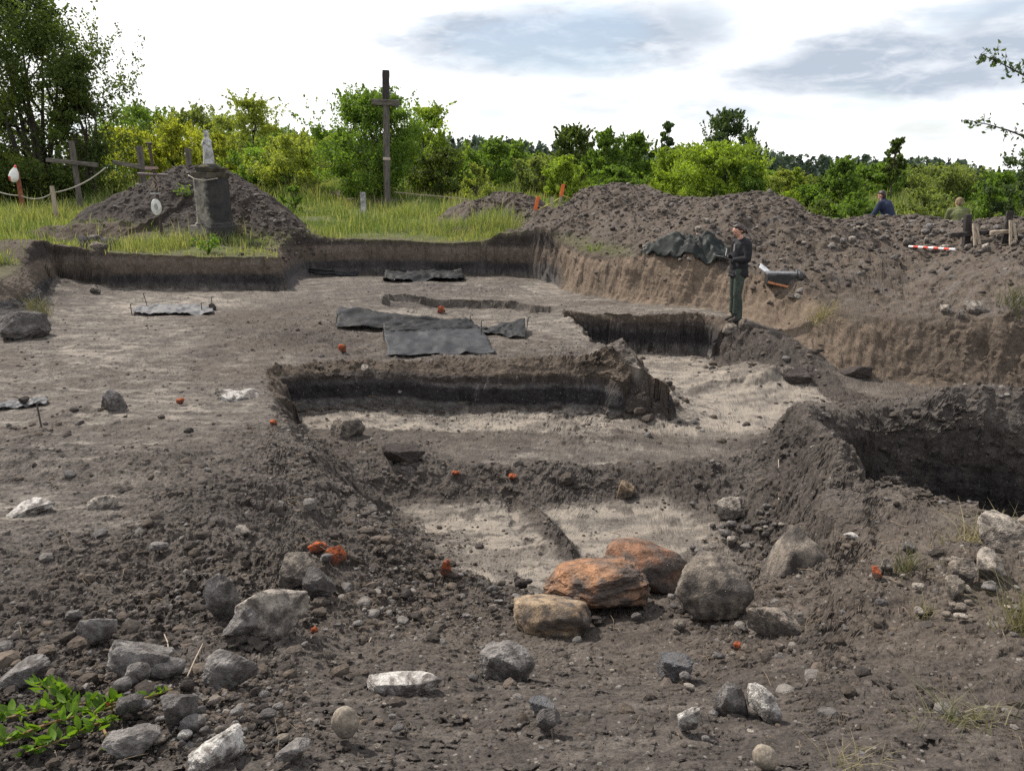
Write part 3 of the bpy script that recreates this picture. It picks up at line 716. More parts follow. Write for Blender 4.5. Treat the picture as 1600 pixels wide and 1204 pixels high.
# ---------------------------------------------------------------- crumbs of soil: one uncountable layer
def crumbs(name, n, seed, boxes, sizes, sub=0):
    g = np.random.default_rng(seed)
    uu = []; vv = []
    tot = sum(b[4] for b in boxes)
    for b in boxes:
        k = int(n * b[4] / tot); uu.append(g.uniform(b[0], b[2], k)); vv.append(g.uniform(b[1], b[3], k))
    uu = np.concatenate(uu); vv = np.concatenate(vv); n = len(uu)
    # scatter where the photograph's rays meet the ground on a coarse plane, then drop onto the terrain
    dx = (uu - 800) / FPX; dy = -(vv - 602) / FPX
    ry = CT + dy * ST; rz = -ST + dy * CT
    zg = np.clip(.9 - (1204 - vv) / 1204 * 2, -.4, .9)
    t = (zg - CAM_H) / rz
    x = (dx * t).astype(F); y = (ry * t).astype(F)
    z0, m = terrain(x, y, full=True, masks=True)
    keep = g.random(n) < np.clip(m['loose'] * 1.15 - .1 + .4 * m['n_mid'], .10, 1)
    x, y, z0 = x[keep], y[keep], z0[keep]; n = len(x); loose = m['loose'][keep]; pale = m['pale'][keep]
    dist = np.hypot(x, y)
    s = (sizes[0] * (sizes[1] / sizes[0]) ** (g.random(n) ** 3.2)).astype(F) * np.clip(.55 + .6 * loose, .4, 1.1) * np.clip(dist / 6, .75, 1.5) * .5
    bases = [rock(900 + i, sub, 8, .7, .1) for i in range(12)]
    nv = len(bases[0][0]); f = bases[0][1]
    B = np.stack([b[0] for b in bases])[g.integers(0, 12, n)]
    a = g.uniform(0, 6.28, n).astype(F); ca, sa = np.cos(a)[:, None], np.sin(a)[:, None]
    sx = s * g.uniform(.8, 1.3, n).astype(F); sz = s * g.uniform(.55, .9, n).astype(F)
    bx, by, bz = B[..., 0] * sx[:, None], B[..., 1] * s[:, None], B[..., 2] * sz[:, None]
    V = np.stack([bx * ca - by * sa + x[:, None], bx * sa + by * ca + y[:, None], bz + (z0 + sz * .12)[:, None]], -1).reshape(-1, 3)
    Fc = (f[None] + (np.arange(n) * nv)[:, None, None]).reshape(-1, 3)
    o = mesh_np(name, V, faces=Fc, mat=M_SOIL)
    c = lerp(DARK, BROWN, g.random((n, 1)).astype(F)) * (.75 + .7 * g.random((n, 1)).astype(F))
    st_ = g.random(n) < .16
    c[st_] = lerp(GREYS, PALE * .75, g.random((st_.sum(), 1)).astype(F))
    col_attr(o, 'albedo', np.repeat(c, nv, 0))
    return tag(o, kind='stuff')
crumbs('soil_crumbs', 50000, 3, [(-40,600,1640,1204,6),(100,1020,480,1204,1.2),(560,690,760,960,2.5),(775,770,830,830,.5),(800,780,880,880,2.0),(700,700,1180,790,1.5),(420,640,520,760,.8),(1060,790,1260,1000,1.5),(150,1040,480,1200,1.5),(0,440,1100,640,3)], (.007, .042))
crumbs('soil_lumps', 2600, 4, [(-40,640,1640,1150,6),(560,720,720,960,1.2),(1080,790,1260,1000,1),(1000,520,1300,620,1)], (.035, .11), 1)

def heap_lumps():
    g = np.random.default_rng(12); X = []; Y = []; S_ = []
    for k, n in (('a', 1500), ('b', 700), ('c', 5200)):
        P = np.array(HEAPS_XY[k][0]); L = np.linalg.norm(np.diff(P[:, :2], axis=0), axis=1); i = g.choice(len(L), n, p=L / L.sum()); t = g.random(n)[:, None]
        q = P[i] + (P[i + 1] - P[i]) * t; d = np.abs(g.normal(0, 1.9 if k == 'c' else 1.2, n)); X.append(q[:, 0] - d * .35 * (k == 'c') + g.normal(0, .3, n)); Y.append(q[:, 1] - d + .3); S_.append(.042 * (3.6 ** (g.random(n) ** 4)) * .5)
    x, y, s = (np.concatenate(q).astype(F) for q in (X, Y, S_)); z, m = terrain(x, y, full=True, masks=True); k = m['prof'] > .5; x, y, z, s = x[k], y[k], z[k], s[k]; n = len(x)
    bases = [rock(700 + i, 1, 8, .9, .1) for i in range(10)]; f = bases[0][1]; nv = len(bases[0][0]); B = np.stack([b[0] for b in bases])[g.integers(0, 10, n)]
    a = g.uniform(0, 6.28, n).astype(F); ca, sa = np.cos(a)[:, None], np.sin(a)[:, None]; sx = (s * g.uniform(.9, 1.5, n).astype(F))[:, None]; sz = s * .75
    V = np.stack([B[..., 0] * sx * ca - B[..., 1] * s[:, None] * sa + x[:, None], B[..., 0] * sx * sa + B[..., 1] * s[:, None] * ca + y[:, None], B[..., 2] * sz[:, None] + (z + sz * .15)[:, None]], -1).reshape(-1, 3)
    o = mesh_np('spoil_lumps', V, faces=(f[None] + (np.arange(n) * nv)[:, None, None]).reshape(-1, 3), mat=M_SOIL)
    c = lerp(DARK, SPOIL * 1.25, g.random((n, 1)).astype(F)); q = g.random(n) < .10; c[q] = lerp(GREYS, PALE * .7, g.random((q.sum(), 1)).astype(F)); col_attr(o, 'albedo', np.repeat(c, nv, 0)); tag(o, kind='stuff')
heap_lumps()
# ---------------------------------------------------------------- mesh helpers for built things
def empty(name, loc, rz=0.0, label=None, cat=None, group=None):
    o = bpy.data.objects.new(name, None); C.objects.link(o); o.location = loc; o.rotation_euler = (0, 0, rz); o.empty_display_size = .2
    return tag(o, label, cat, group)
class MB:
    """collects shapes into ONE mesh"""
    def __init__(s): s.v = []; s.f = []; s.mi = []
    def add(s, vs, fs, mi=0):
        n = len(s.v); s.v += [tuple(map(float, q)) for q in vs]; s.f += [tuple(int(i) + n for i in q) for q in fs]; s.mi += [mi] * len(fs); return s
    def box(s, c, d, rot=None, mi=0, jit=0, div=1):
        x, y, z = (q / 2 for q in d)
        vs = [(-x,-y,-z),(x,-y,-z),(x,y,-z),(-x,y,-z),(-x,-y,z),(x,-y,z),(x,y,z),(-x,y,z)]
        M = rot if rot is not None else Matrix.Identity(3)
        vs = [M @ Vector(q) + Vector(c) + Vector([random.uniform(-jit, jit) for _ in range(3)]) for q in vs]
        return s.add(vs, [(3,2,1,0),(4,5,6,7),(0,1,5,4),(1,2,6,5),(2,3,7,6),(3,0,4,7)], mi)
    def beam(s, a, b, w, d, side=(0, 1, 0), mi=0, n=8, wear=.012, taper=1.0):
        """rectangular timber from a to b with bevelled, slightly worn edges"""
        a, b = Vector(a), Vector(b); ax = (b - a).normalized(); sd = Vector(side); sd = (sd - ax * sd.dot(ax)).normalized(); up = ax.cross(sd)
        c = min(w, d) * .12
        ring = [(-w/2+c,-d/2),(w/2-c,-d/2),(w/2,-d/2+c),(w/2,d/2-c),(w/2-c,d/2),(-w/2+c,d/2),(-w/2,d/2-c),(-w/2,-d/2+c)]
        vs = []
        for i in range(n + 1):
            t = i / n; k = 1 + (taper - 1) * t; p = a + (b - a) * t
            for q, r in ring: vs.append(p + up * (q * k + random.uniform(-wear, wear)) + sd * (r * k + random.uniform(-wear, wear)))
        fs = [(i*8+j, i*8+(j+1)%8, (i+1)*8+(j+1)%8, (i+1)*8+j) for i in range(n) for j in range(8)]
        fs += [tuple(range(7, -1, -1)), tuple(n*8+j for j in range(8))]
        return s.add(vs, fs, mi)
    def tube(s, pts, rad, seg=8, mi=0):
        pts = [Vector(p) for p in pts]; n = len(pts)
        rs = rad if hasattr(rad, '__len__') else [rad] * n
        vs = []
        ref = Vector((0, 0, 1))
        for i, p in enumerate(pts):
            d = (pts[min(i + 1, n - 1)] - pts[max(i - 1, 0)]).normalized()
            if abs(d.dot(ref)) > .95: ref = Vector((1, 0, 0))
            e = d.cross(ref).normalized(); g = e.cross(d)
            for j in range(seg):
                a = 2 * math.pi * j / seg; vs.append(p + (e * math.cos(a) + g * math.sin(a)) * rs[i])
        fs = [(i*seg+j, i*seg+(j+1)%seg, (i+1)*seg+(j+1)%seg, (i+1)*seg+j) for i in range(n-1) for j in range(seg)]
        fs += [tuple(range(seg-1, -1, -1)), tuple((n-1)*seg+j for j in range(seg))]
        return s.add(vs, fs, mi)
    def lathe(s, c, prof, seg=20, mi=0, sx=1, sy=1):
        vs = []; n = len(prof)
        for r, z in prof:
            for j in range(seg):
                a = 2*math.pi*j/seg; vs.append((c[0]+r*math.cos(a)*sx, c[1]+r*math.sin(a)*sy, c[2]+z))
        fs = [(i*seg+j, i*seg+(j+1)%seg, (i+1)*seg+(j+1)%seg, (i+1)*seg+j) for i in range(n-1) for j in range(seg)]
        fs += [tuple(range(seg-1, -1, -1)), tuple((n-1)*seg+j for j in range(seg))]
        return s.add(vs, fs, mi)
    def cone(s, p, r, q, r2, seg=12, mi=0):
        """closed round cone with domed ends (for remeshing)"""
        p, q = Vector(p), Vector(q); d = q - p; L = d.length
        if L < 1e-6: d = Vector((0, 0, 1e-4)); L = 1e-4
        d.normalize(); pts = []; rs = []
        for a in (85, 60, 30): pts.append(p - d * r * math.sin(R(a))); rs.append(r * math.cos(R(a)))
        pts += [p, q]; rs += [r, r2]
        for a in (30, 60, 85): pts.append(q + d * r2 * math.sin(R(a))); rs.append(r2 * math.cos(R(a)))
        return s.tube(pts, rs, seg, mi)
    def build(s, name, mats, parent=None, smooth=False, bevel=0):
        me = bpy.data.meshes.new(name); me.from_pydata(s.v, [], s.f)
        for m in (mats if isinstance(mats, (list, tuple)) else [mats]): me.materials.append(m)
        me.polygons.foreach_set('material_index', s.mi); me.polygons.foreach_set('use_smooth', [smooth] * len(s.f)); me.update()
        o = bpy.data.objects.new(name, me); C.objects.link(o)
        if parent is not None: o.parent = parent
        if bevel:
            b = o.modifiers.new('bevel', 'BEVEL'); b.width = bevel; b.segments = 2
        return o
def bake(o):
    """apply the modifiers of o"""
    bpy.context.view_layer.update()
    dg = bpy.context.evaluated_depsgraph_get()
    me = bpy.data.meshes.new_from_object(o.evaluated_get(dg)); o.modifiers.clear(); o.data = me; return o
def remesh(o, vox, it=6):
    m = o.modifiers.new('r', 'REMESH'); m.mode = 'VOXEL'; m.voxel_size = vox; m.use_smooth_shade = True
    k = o.modifiers.new('s', 'SMOOTH'); k.iterations = it; k.factor = .5
    return bake(o)

def pmat(name, col, rough=.8, spec=.3, var=.25, scale=9, col2=None, metal=0, stretch=None, bump=.2, bscale=None):
    """plain procedural material with broken up colour"""
    m = bpy.data.materials.new(name); m.use_nodes = True; t = NT(m.node_tree); bs = t.n['Principled BSDF']
    co = t.node('ShaderNodeTexCoord').outputs['Object']
    if stretch:
        mp = t.node('ShaderNodeMapping'); t.l.new(co, mp.inputs[0]); mp.inputs['Scale'].default_value = stretch; co = mp.outputs[0]
    a = t.noise(co, scale, 6, .65, .3); b = t.noise(co, bscale or scale * 5, 4, .6)
    c = t.mix(t.ramp(a, .4, .65), c4(col), c4(col2 or [q * .6 for q in col]))
    k = t.ramp(b, .25, .75, 1 - var, 1 + var); cc = t.node('ShaderNodeCombineColor')
    for i in range(3): t.put(cc.inputs[i], k)
    t.put(bs.inputs['Base Color'], t.mix(1.0, c, cc.outputs[0], 'MULTIPLY'))
    bs.inputs['Roughness'].default_value = rough; bs.inputs['Specular IOR Level'].default_value = spec; bs.inputs['Metallic'].default_value = metal
    bp = t.node('ShaderNodeBump'); bp.inputs['Strength'].default_value = bump; bp.inputs['Distance'].default_value = .02
    t.put(bp.inputs['Height'], t.math('ADD', a, b)); t.l.new(bp.outputs[0], bs.inputs['Normal'])
    return m
M = {
 'wood': pmat('weathered_wood', (.125, .11, .096), .9, .2, .35, 3, (.065, .057, .052), stretch=(6, 6, .6)),
 'woodx': pmat('weathered_wood_arm', (.135, .12, .102), .9, .2, .35, 3, (.065, .056, .05), stretch=(.6, 6, 6)),
 'wooddark': pmat('dark_wood', (.05, .044, .042), .9, .2, .3, 3, (.03, .027, .026), stretch=(6, 6, .6)),
 'lath': pmat('pale_lath', (.36, .30, .23), .85, .2, .2, 4, (.25, .2, .15), stretch=(6, 6, .6)),
 'iron': pmat('rusty_iron', (.035, .028, .026), .7, .4, .3, 20, (.07, .04, .028)),
 'steel': pmat('steel_pin', (.10, .095, .09), .5, .5, .2, 30, (.06, .05, .045), .6),
 'concrete': pmat('old_concrete', (.20, .185, .165), .92, .2, .3, 5, (.10, .095, .088)),
 'moss': pmat('mossy_concrete', (.045, .042, .034), .95, .1, .3, 6, (.09, .075, .05)),
 'white': pmat('whitewash', (.42, .415, .405), .88, .2, .3, 5, (.16, .155, .15)),
 'enamel': pmat('enamel', (.62, .62, .58), .4, .5, .1, 8, (.45, .45, .42)),
 'cord': pmat('cord', (.34, .31, .26), .9, .1, .2, 20), 'yellowcord': pmat('yellow_cord', (.55, .50, .16), .9, .1, .2, 20),
 'tapewhite': pmat('white_tape', (.74, .73, .72), .5, .3, .08, 10, (.66, .65, .64)), 'tapered': pmat('red_tape', (.60, .07, .045), .5, .3, .1, 10, (.5, .06, .04)),
 'orangepaint': pmat('orange_paint', (.62, .14, .035), .7, .3, .15, 9, (.5, .12, .04)), 'redpost': pmat('rust_red_post', (.23, .085, .05), .85, .2, .2, 9),
 'pink': pmat('faded_pink_paint', (.36, .24, .22), .8, .2, .2, 12),
}
# black film: thin plastic with fine creases
def film_material(name, col, dust, rough):
    m = bpy.data.materials.new(name); m.use_nodes = True; t = NT(m.node_tree); bs = t.n['Principled BSDF']
    co = t.node('ShaderNodeTexCoord').outputs['Object']
    a = t.noise(co, 7, 6, .7, .8); b = t.noise(co, 26, 4, .6, .5); f = t.noise(co, 2.3, 3, .5)
    c = t.mix(t.ramp(t.math('ADD', t.math('MULTIPLY', a, .7), t.math('MULTIPLY', f, .5)), .52, .8, 0, .75), c4(col), c4(dust))
    t.put(bs.inputs['Base Color'], c); t.put(bs.inputs['Roughness'], t.ramp(a, .3, .7, rough + .08, rough + .32)); bs.inputs['Specular IOR Level'].default_value = .2
    bp = t.node('ShaderNodeBump'); bp.inputs['Strength'].default_value = .35; bp.inputs['Distance'].default_value = .03
    t.put(bp.inputs['Height'], t.math('ADD', a, t.math('MULTIPLY', b, .2))); t.l.new(bp.outputs[0], bs.inputs['Normal'])
    return m
M['film'] = film_material('black_film', (.016, .016, .018), (.055, .055, .058), .40)
M['filmblack'] = film_material('deep_black_film', (.009, .009, .010), (.018, .018, .019), .5)
M['filmgrey'] = film_material('grey_film', (.085, .085, .09), (.16, .155, .15), .45)
M['tarp'] = film_material('green_black_tarpaulin', (.012, .015, .014), (.035, .04, .036), .40)

# ---------------------------------------------------------------- plastic sheets over the far platform
def sheet(name, quad, label, mat, lift=(0, 0, 0, 0), fold=.04, sag=.0, nx=46, ny=26, seed=1, cat='sheet', group=None, freq=2.5, thick=.006):
    """sheet laid between four photograph pixels (left back, right back, right front, left front); lift raises each corner"""
    P = [Vector(p) for p in hits(quad)]
    u, v = np.meshgrid(np.linspace(0, 1, nx), np.linspace(0, 1, ny)); u = u.ravel(); v = v.ravel()
    q = [(1-u)*(1-v), u*(1-v), u*v, (1-u)*v]
    x = sum(a * p.x for a, p in zip(q, P)); y = sum(a * p.y for a, p in zip(q, P))
    w_ = (P[1] - P[0]).length
    x = x + .03 * fbm(u * 3, v * 3, seed + 7, 3) * w_ * .5; y = y + .05 * fbm(u * 4 + 9, v * 3, seed + 8, 3)
    zl = sum(a * (p.z + l) for a, p, l in zip(q, P, lift))
    g = terrain(x, y)
    cre = 1 - np.abs(fbm(u * freq * 2 + .8 * v, v * freq, seed, 4, .55)) * 2.2
    lf = sum(a * l for a, l in zip(q, lift))
    z = np.maximum(g + .025, zl - sag * np.sin(np.pi * u) * (1 - v)) + lf * 0 + fold * .8 * np.clip(cre, -.3, 1) + fold * .2 * fbm(u * 11, v * 9, seed + 3, 3)
    edge = np.minimum(np.minimum(u, 1 - u), np.minimum(v, 1 - v))
    idx = (np.arange(ny - 1)[:, None] * nx + np.arange(nx - 1)[None]).ravel()
    o = mesh_np(name, np.stack([x, y, z], 1), quads=np.stack([idx + nx, idx + nx + 1, idx + 1, idx], 1), mat=mat, smooth=True)
    so = o.modifiers.new('thickness', 'SOLIDIFY'); so.thickness = thick
    return tag(o, label, cat, group)
def pin(u, v, h_px, label, lean=(0, 0), group='metal pins holding the sheets'):
    p = hit(u, v); L = px2m(p, h_px)
    b = MB(); b.tube([(0, 0, -.06), (lean[0] * L * .5, lean[1] * L * .5, L * .5), (lean[0] * L, lean[1] * L, L)], [.008, .008, .009], 6)
    b.tube([(lean[0] * L, lean[1] * L, L), (lean[0] * L + .025, lean[1] * L, L + .012), (lean[0] * L + .045, lean[1] * L, L - .005)], .008, 6)
    o = b.build('metal_pin', M['steel']); o.location = p; return tag(o, label, 'pin', group)
sheet('plastic_sheet', [(600,524),(752,522),(777,553),(606,557)], 'nearest and largest black sheet, shiny, pulled over the block of earth', M['film'], (.07,.07,.0,.0), .035, seed=11, freq=1.9)
sheet('plastic_sheet', [(598,518),(738,512),(752,522),(600,526)], 'black strip of film standing up along the back of the nearest sheet', M['filmblack'], (.15,.15,.06,.06), .04, seed=12)
sheet('plastic_sheet', [(732,520),(820,516),(822,531),(740,524)], 'narrow black sheet running right from the nearest sheet to a pin', M['filmblack'], (.05,.18,.03,.02), .04, seed=13)
sheet('plastic_sheet', [(528,492),(735,512),(738,520),(522,512)], 'long black and grey sheet stretched behind the nearest one', M['filmblack'], (.15,.08,.01,.02), .06, seed=14)
sheet('plastic_sheet', [(604,430),(722,429),(726,440),(598,440)], 'black sheet lying farthest back under the middle section', M['filmblack'], (.10,.08,.01,.02), .10, seed=15)
sheet('plastic_sheet', [(480,421),(560,427),(556,432),(484,427)], 'thin black strip of film at the foot of the second section', M['film'], (.02,.02,0,0), .03, seed=16, nx=24, ny=8)
sheet('plastic_sheet', [(215,481),(328,481),(335,491),(205,492)], 'crumpled grey sheet alone on the left platform', M['filmgrey'], (.05,.03,.0,.0), .06, seed=17)
sheet('plastic_sheet', [(-20,634),(72,625),(78,632),(-24,645)], 'grey sheet with a clod on it cut by the left edge of the picture', M['filmgrey'], (.03,.02,0,0), .03, seed=18)
p = hit(40, 634); vv, ff = rock(77, 3, 8, .8, .08); o = mesh_np('earth_lump', vv * np.array([.055, .05, .04], F), faces=ff, mat=MS['clod']); o.location = (p[0], p[1], p[2] + .07); tag(o, 'dark clod weighing down the grey sheet at the left edge', 'clod')
p = hit(333, 484); vv, ff = rock(78, 3, 8, .8, .08); o = mesh_np('earth_lump', vv * np.array([.07, .07, .07], F), faces=ff, mat=MS['clod']); o.location = (p[0], p[1], p[2] + .06); tag(o, 'black clod on the right end of the crumpled grey sheet', 'clod')
p = hit(716, 432); vv, ff = rock(79, 3, 8, .9, .08); o = mesh_np('earth_lump', vv * np.array([.13, .10, .10], F), faces=ff, mat=MS['dark']); o.location = (p[0], p[1], p[2] + .1); tag(o, 'black lump on the right end of the farthest sheet', 'clod')
for u, v, h_, lab, ln in ((600,532,20,'metal pin at the left corner of the nearest black sheet',(0,0)),(752,528,28,'metal pin at the right corner of the nearest black sheet',(.02,0)),
    (821,530,36,'tall leaning metal pin at the right end of the narrow sheet',(.12,0)),(735,514,22,'metal pin at the meeting of the long sheet and the narrow one',(0,0)),
    (713,520,16,'short leaning pin right of the middle of the long sheet',(.25,0)),(708,516,12,'shortest pin beside the short leaning one on the long sheet',(.1,0)),(524,506,16,'leaning pin at the left end of the long sheet',(.3,0)),
    (231,480,20,'leaning pin at the back left of the crumpled grey sheet',(-.2,0)),(206,492,16,'pin at the left tip of the crumpled grey sheet',(0,0)),(316,490,16,'thin pin before the right end of the crumpled grey sheet',(0,0)),(332,482,17,'pin through the black clod on the crumpled grey sheet',(0,0)),
    (65,668,36,'thin pin standing just right of the sheet at the left edge',(-.03,0))):
    pin(u, v, h_, lab, ln)

# ---------------------------------------------------------------- tarpaulin thrown over the right bank
def tarpaulin():
    ring = hits([(1003,400),(1022,385),(1058,377),(1098,390),(1140,398),(1138,412),(1115,420),(1085,408),(1040,416)])
    c = np.mean(np.array(ring), 0); n = 72; m = 26; V = []; Fs = []
    rp = np.array(ring + ring[:1])
    t = np.linspace(0, 9, n, endpoint=False); k = t.astype(int); f = (t - k)[:, None]
    edge = rp[k] * (1 - f) + rp[k + 1] * f
    for j in range(m):
        s_ = (j + .02) / (m - 1); x = c[0] + (edge[:, 0] - c[0]) * s_; y = c[1] + (edge[:, 1] - c[1]) * s_
        g = terrain(x, y); a = t / 9 * 2 * np.pi
        fold = np.abs(fbm(np.cos(a) * 2.3 + s_ * .6, np.sin(a) * 2.3, 5, 4, .6)) * .26 * s_ ** .6 + .11 * (1 - np.abs(fbm(x * 3.2 + y, y * 2.6, 6, 4, .6)) * 2.5) + .03 * fbm(x * 12, y * 12, 7, 2)
        hump = .30 * np.exp(-(((x - c[0] + .45) / .38) ** 2 + ((y - c[1] - .1) / .3) ** 2)) + .14 * np.exp(-((x - c[0] - .5) / .4) ** 2)
        z = g + .04 + hump * (1 - s_ ** 3 * .6) + fold * (.9 - .35 * s_)
        V.append(np.stack([x, y, z], 1))
    V = np.concatenate(V)
    Q = [(j*n+i, j*n+(i+1)%n, (j+1)*n+(i+1)%n, (j+1)*n+i) for j in range(m-1) for i in range(n)]
    o = mesh_np('tarpaulin', V, quads=np.array(Q), mat=M['tarp'], smooth=True)
    so = o.modifiers.new('thickness', 'SOLIDIFY'); so.thickness = .012
    tag(o, 'crumpled dark green black tarpaulin thrown over the edge of the right bank', 'tarpaulin')
tarpaulin()

# ---------------------------------------------------------------- tool case, boards beside the standing person
def tool_case():
    p = hit(1224, 449); s = px2m(p, 1)
    r = empty('tool_case', (p[0], p[1] + .13, p[2] + .03), -.12, 'black plastic case lying on the bank right of the standing person', 'case')
    blk = pmat('black_plastic', (.02, .02, .022), .45, .5, .15, 12); gry = pmat('grey_plastic', (.16, .16, .165), .4, .5, .1, 12)
    b = MB(); b.box((0, 0, 8.5*s), (46*s, 26*s, 15*s)); b.build('body', blk, r, bevel=.02)
    b = MB(); b.box((-2*s, 0, 17.5*s), (44*s, 25*s, 4*s)); ld = b.build('lid', gry, r, bevel=.012)
    b = MB(); b.tube([(-8*s, -14*s, 17*s), (-7*s, -16*s, 17*s), (7*s, -16*s, 17*s), (8*s, -14*s, 17*s)], .9*s, 8); b.build('handle', blk, ld)
    for y in (-9*s, 9*s):
        b = MB(); b.lathe((0, 0, 0), [(2*s, -3*s), (9*s, -3*s), (9.5*s, -2*s), (9.5*s, 2*s), (9*s, 3*s), (2*s, 3*s)], 20); w_ = b.build('wheel', blk, r, True); w_.rotation_euler = (0, R(90), 0); w_.location = (24*s, y, 13*s)
    q = hit(1198, 438)
    b = MB(); b.box((0, 0, 0), (30*s, 14*s, .9*s)); b.box((0, 0, .52*s), (27*s, 12*s, .12*s), mi=1)
    o = b.build('drawing_board', [M['tapewhite'], pmat('paper', (.78, .79, .8), .6, .3, .04)]); o.location = (q[0], q[1], q[2] + .16); o.rotation_euler = (R(25), R(38), R(-10)); tag(o, 'white drawing board tilted against the black case on the bank', 'board')
    q = hit(1222, 452)
    b = MB(); b.beam((-22*s, 0, 0), (22*s, 0, 0), 3.2*s, 1.6*s, n=4, wear=.001)
    o = b.build('plank', pmat('orange_plank', (.52, .22, .10), .7, .3, .15, 8)); o.location = (q[0], q[1] - .02, q[2] + .07); o.rotation_euler = (0, R(12), R(-12)); tag(o, 'orange painted lath lying in front of the black case', 'lath')
tool_case()

# ---------------------------------------------------------------- ranging pole, crosses on the far right
def ranging_pole():
    a, b_ = Vector(hit(1420, 389)), Vector(hit(1492, 394)); a.z += .05; b_.z += .05
    b = MB()
    for i in range(9):
        b.tube([a + (b_ - a) * (i / 9), a + (b_ - a) * ((i + 1) / 9 - .002)], .022, 10, mi=i % 2)
    o = b.build('ranging_pole', [M['tapewhite'], M['tapered']]); tag(o, 'red and white banded measuring pole lying on the far spoil', 'measuring pole')
ranging_pole()
def propped_cross(u, v, hpx, armpx, lean, label, twist, armz=.55):
    p = hit(u, v); h = px2m(p, hpx); a = px2m(p, armpx)
    r = empty('grave_cross', p, twist, label, 'cross')
    b = MB(); b.beam((0, 0, -.15), (lean * h, 0, h), .11, .09); b.build('post', M['wooddark'], r)
    b = MB(); b.beam((lean*h*armz - a/2, -.085, h*armz - .03), (lean*h*armz + a/2, -.085, h*armz + .03), .075, .06, side=(0, 1, 0)); b.build('arm', M['wooddark'] if lean < .02 else M['lath'], r)
    for sgn in (-1, 1):
        b = MB(); b.beam((sgn * .06 + .03, -.32, -.1), (sgn * .02, -.13, h * .72), .045, .03, n=4, wear=.003); b.build('brace', M['lath'], r)
propped_cross(1510, 384, 42, 58, -.10, 'dark wooden cross with pale props on the far spoil, left of two', .1, .4)
propped_cross(1569, 378, 40, 46, .03, 'dark wooden cross with pale arm on the far spoil, near the right edge', -.1, .35)

# ---------------------------------------------------------------- tall wayside cross
def tall_cross():
    x, y, _ = atd(605, 318, 30); z0 = hgt(x, y); top = atd(604, 110, 30)[2]; s = 30.4 / FPX
    r = empty('wayside_cross', (x, y, z0), 0, 'tall weathered wooden cross rising in front of the dense green bush', 'cross')
    r.rotation_euler = (0, R(2.0), 0)
    h = top - z0; ca = atd(604, 161, 30)[2] - z0
    b = MB(); b.beam((0, 0, -.4), (-.02, 0, ca + .02), 8.8*s, 8.8*s, n=14, wear=.01, taper=.95); b.build('post', M['wood'], r)
    b = MB(); b.beam((-.02, -.02, ca + .15), (-.02, 0, h), 9.4*s, 8*s, n=6, wear=.008); b.build('upper_post', M['wooddark'], r)
    b = MB(); b.beam((-20*s - .02, -.03, ca + .01), (19*s - .02, -.03, ca), 9*s, 9.5*s, n=6, wear=.01); b.build('arm', M['woodx'], r)
    bz = atd(605, 248, 30)[2] - z0
    b = MB(); b.box((-.01, 0, bz), (9.8*s, 9.6*s, 4*s)); b.build('band', pmat('tin_band', (.42, .36, .31), .5, .5, .2, 8, (.3, .2, .16)), r)
tall_cross()
def stake(name, u, v, hpx, wpx, mat, label, cat, lean=0., tip=None, tipfrac=.5, group=None, dist=None):
    p = hit(u, v) if dist is None else (lambda q: (q[0], q[1], hgt(q[0], q[1])))(atd(u, v, dist))
    h = px2m(p, hpx); w_ = px2m(p, wpx)
    r = empty(name, p, random.uniform(-.2, .2), label, cat, group)
    b = MB(); b.beam((-lean * h * .2, 0, -.2), (lean * h * ((1 - tipfrac) if tip else 1), 0, h * ((1 - tipfrac) if tip else 1)), w_, w_ * .7, n=5, wear=.003); b.build('shaft', mat, r)
    if tip: 
        b = MB(); b.beam((lean * h * (1 - tipfrac), 0, h * (1 - tipfrac) + .001), (lean * h, 0, h), w_ * 1.35, w_ * .9, n=3, wear=.003); b.build('painted_tip', tip, r)
    return Vector((p[0] + lean * h, p[1], p[2] + h))
stake('concrete_post', 568, 328, 36, 8, M['white'], 'short white concrete post in the grass left of the tall cross', 'post', dist=26.5)
q1 = stake('survey_stake', 832, 345, 40, 4, M['lath'], 'leaning orange tipped survey stake, left of the pair by the small heap', 'stake', .22, M['orangepaint'], .52, 'orange tipped stakes', dist=21.6)
q2 = stake('survey_stake', 873, 345, 36, 4, M['lath'], 'orange tipped survey stake, right of the pair by the small heap', 'stake', .18, M['orangepaint'], .5, 'orange tipped stakes', dist=21.3)
stake('wooden_peg', 862, 348, 22, 4, M['lath'], 'plain short wooden peg between the two orange tipped stakes', 'stake', dist=21.2)
def rope(name, pts, rad, mat, label, sag=.1, cat='rope'):
    b = MB(); P = []
    for a, c in zip(pts, pts[1:]):
        a, c = Vector(a), Vector(c)
        for i in range(10):
            t = i / 10; q = a.lerp(c, t); q.z -= sag * 4 * t * (1 - t); P.append(q)
    P.append(Vector(pts[-1])); b.tube(P, rad, 6); return tag(b.build(name, mat, None, True), label, cat)
rope('barrier_rope', [q1 - Vector((0, 0, .35)), q2 - Vector((0, 0, .3)), Vector(atd(925, 320, 24))], .014, M['yellowcord'], 'yellow cord strung between the orange tipped stakes', .02)
q3 = stake('marker_post', 32, 302, 62, 5, M['redpost'], 'rust red marker post in the grass at the far left', 'post', 0, dist=25)
q4 = stake('wooden_stake', 83, 305, 48, 5, M['lath'], 'pale wooden stake in the grass left of the broad wooden cross', 'stake', 0, dist=24)
rope('barrier_rope', [Vector(atd(-40, 280, 26)), q3 - Vector((0, 0, .75)), q4 - Vector((0, 0, .2)), Vector(atd(165, 262, 26))], .02, M['cord'], 'pale rope sagging from the red post to the wooden stake', .14)
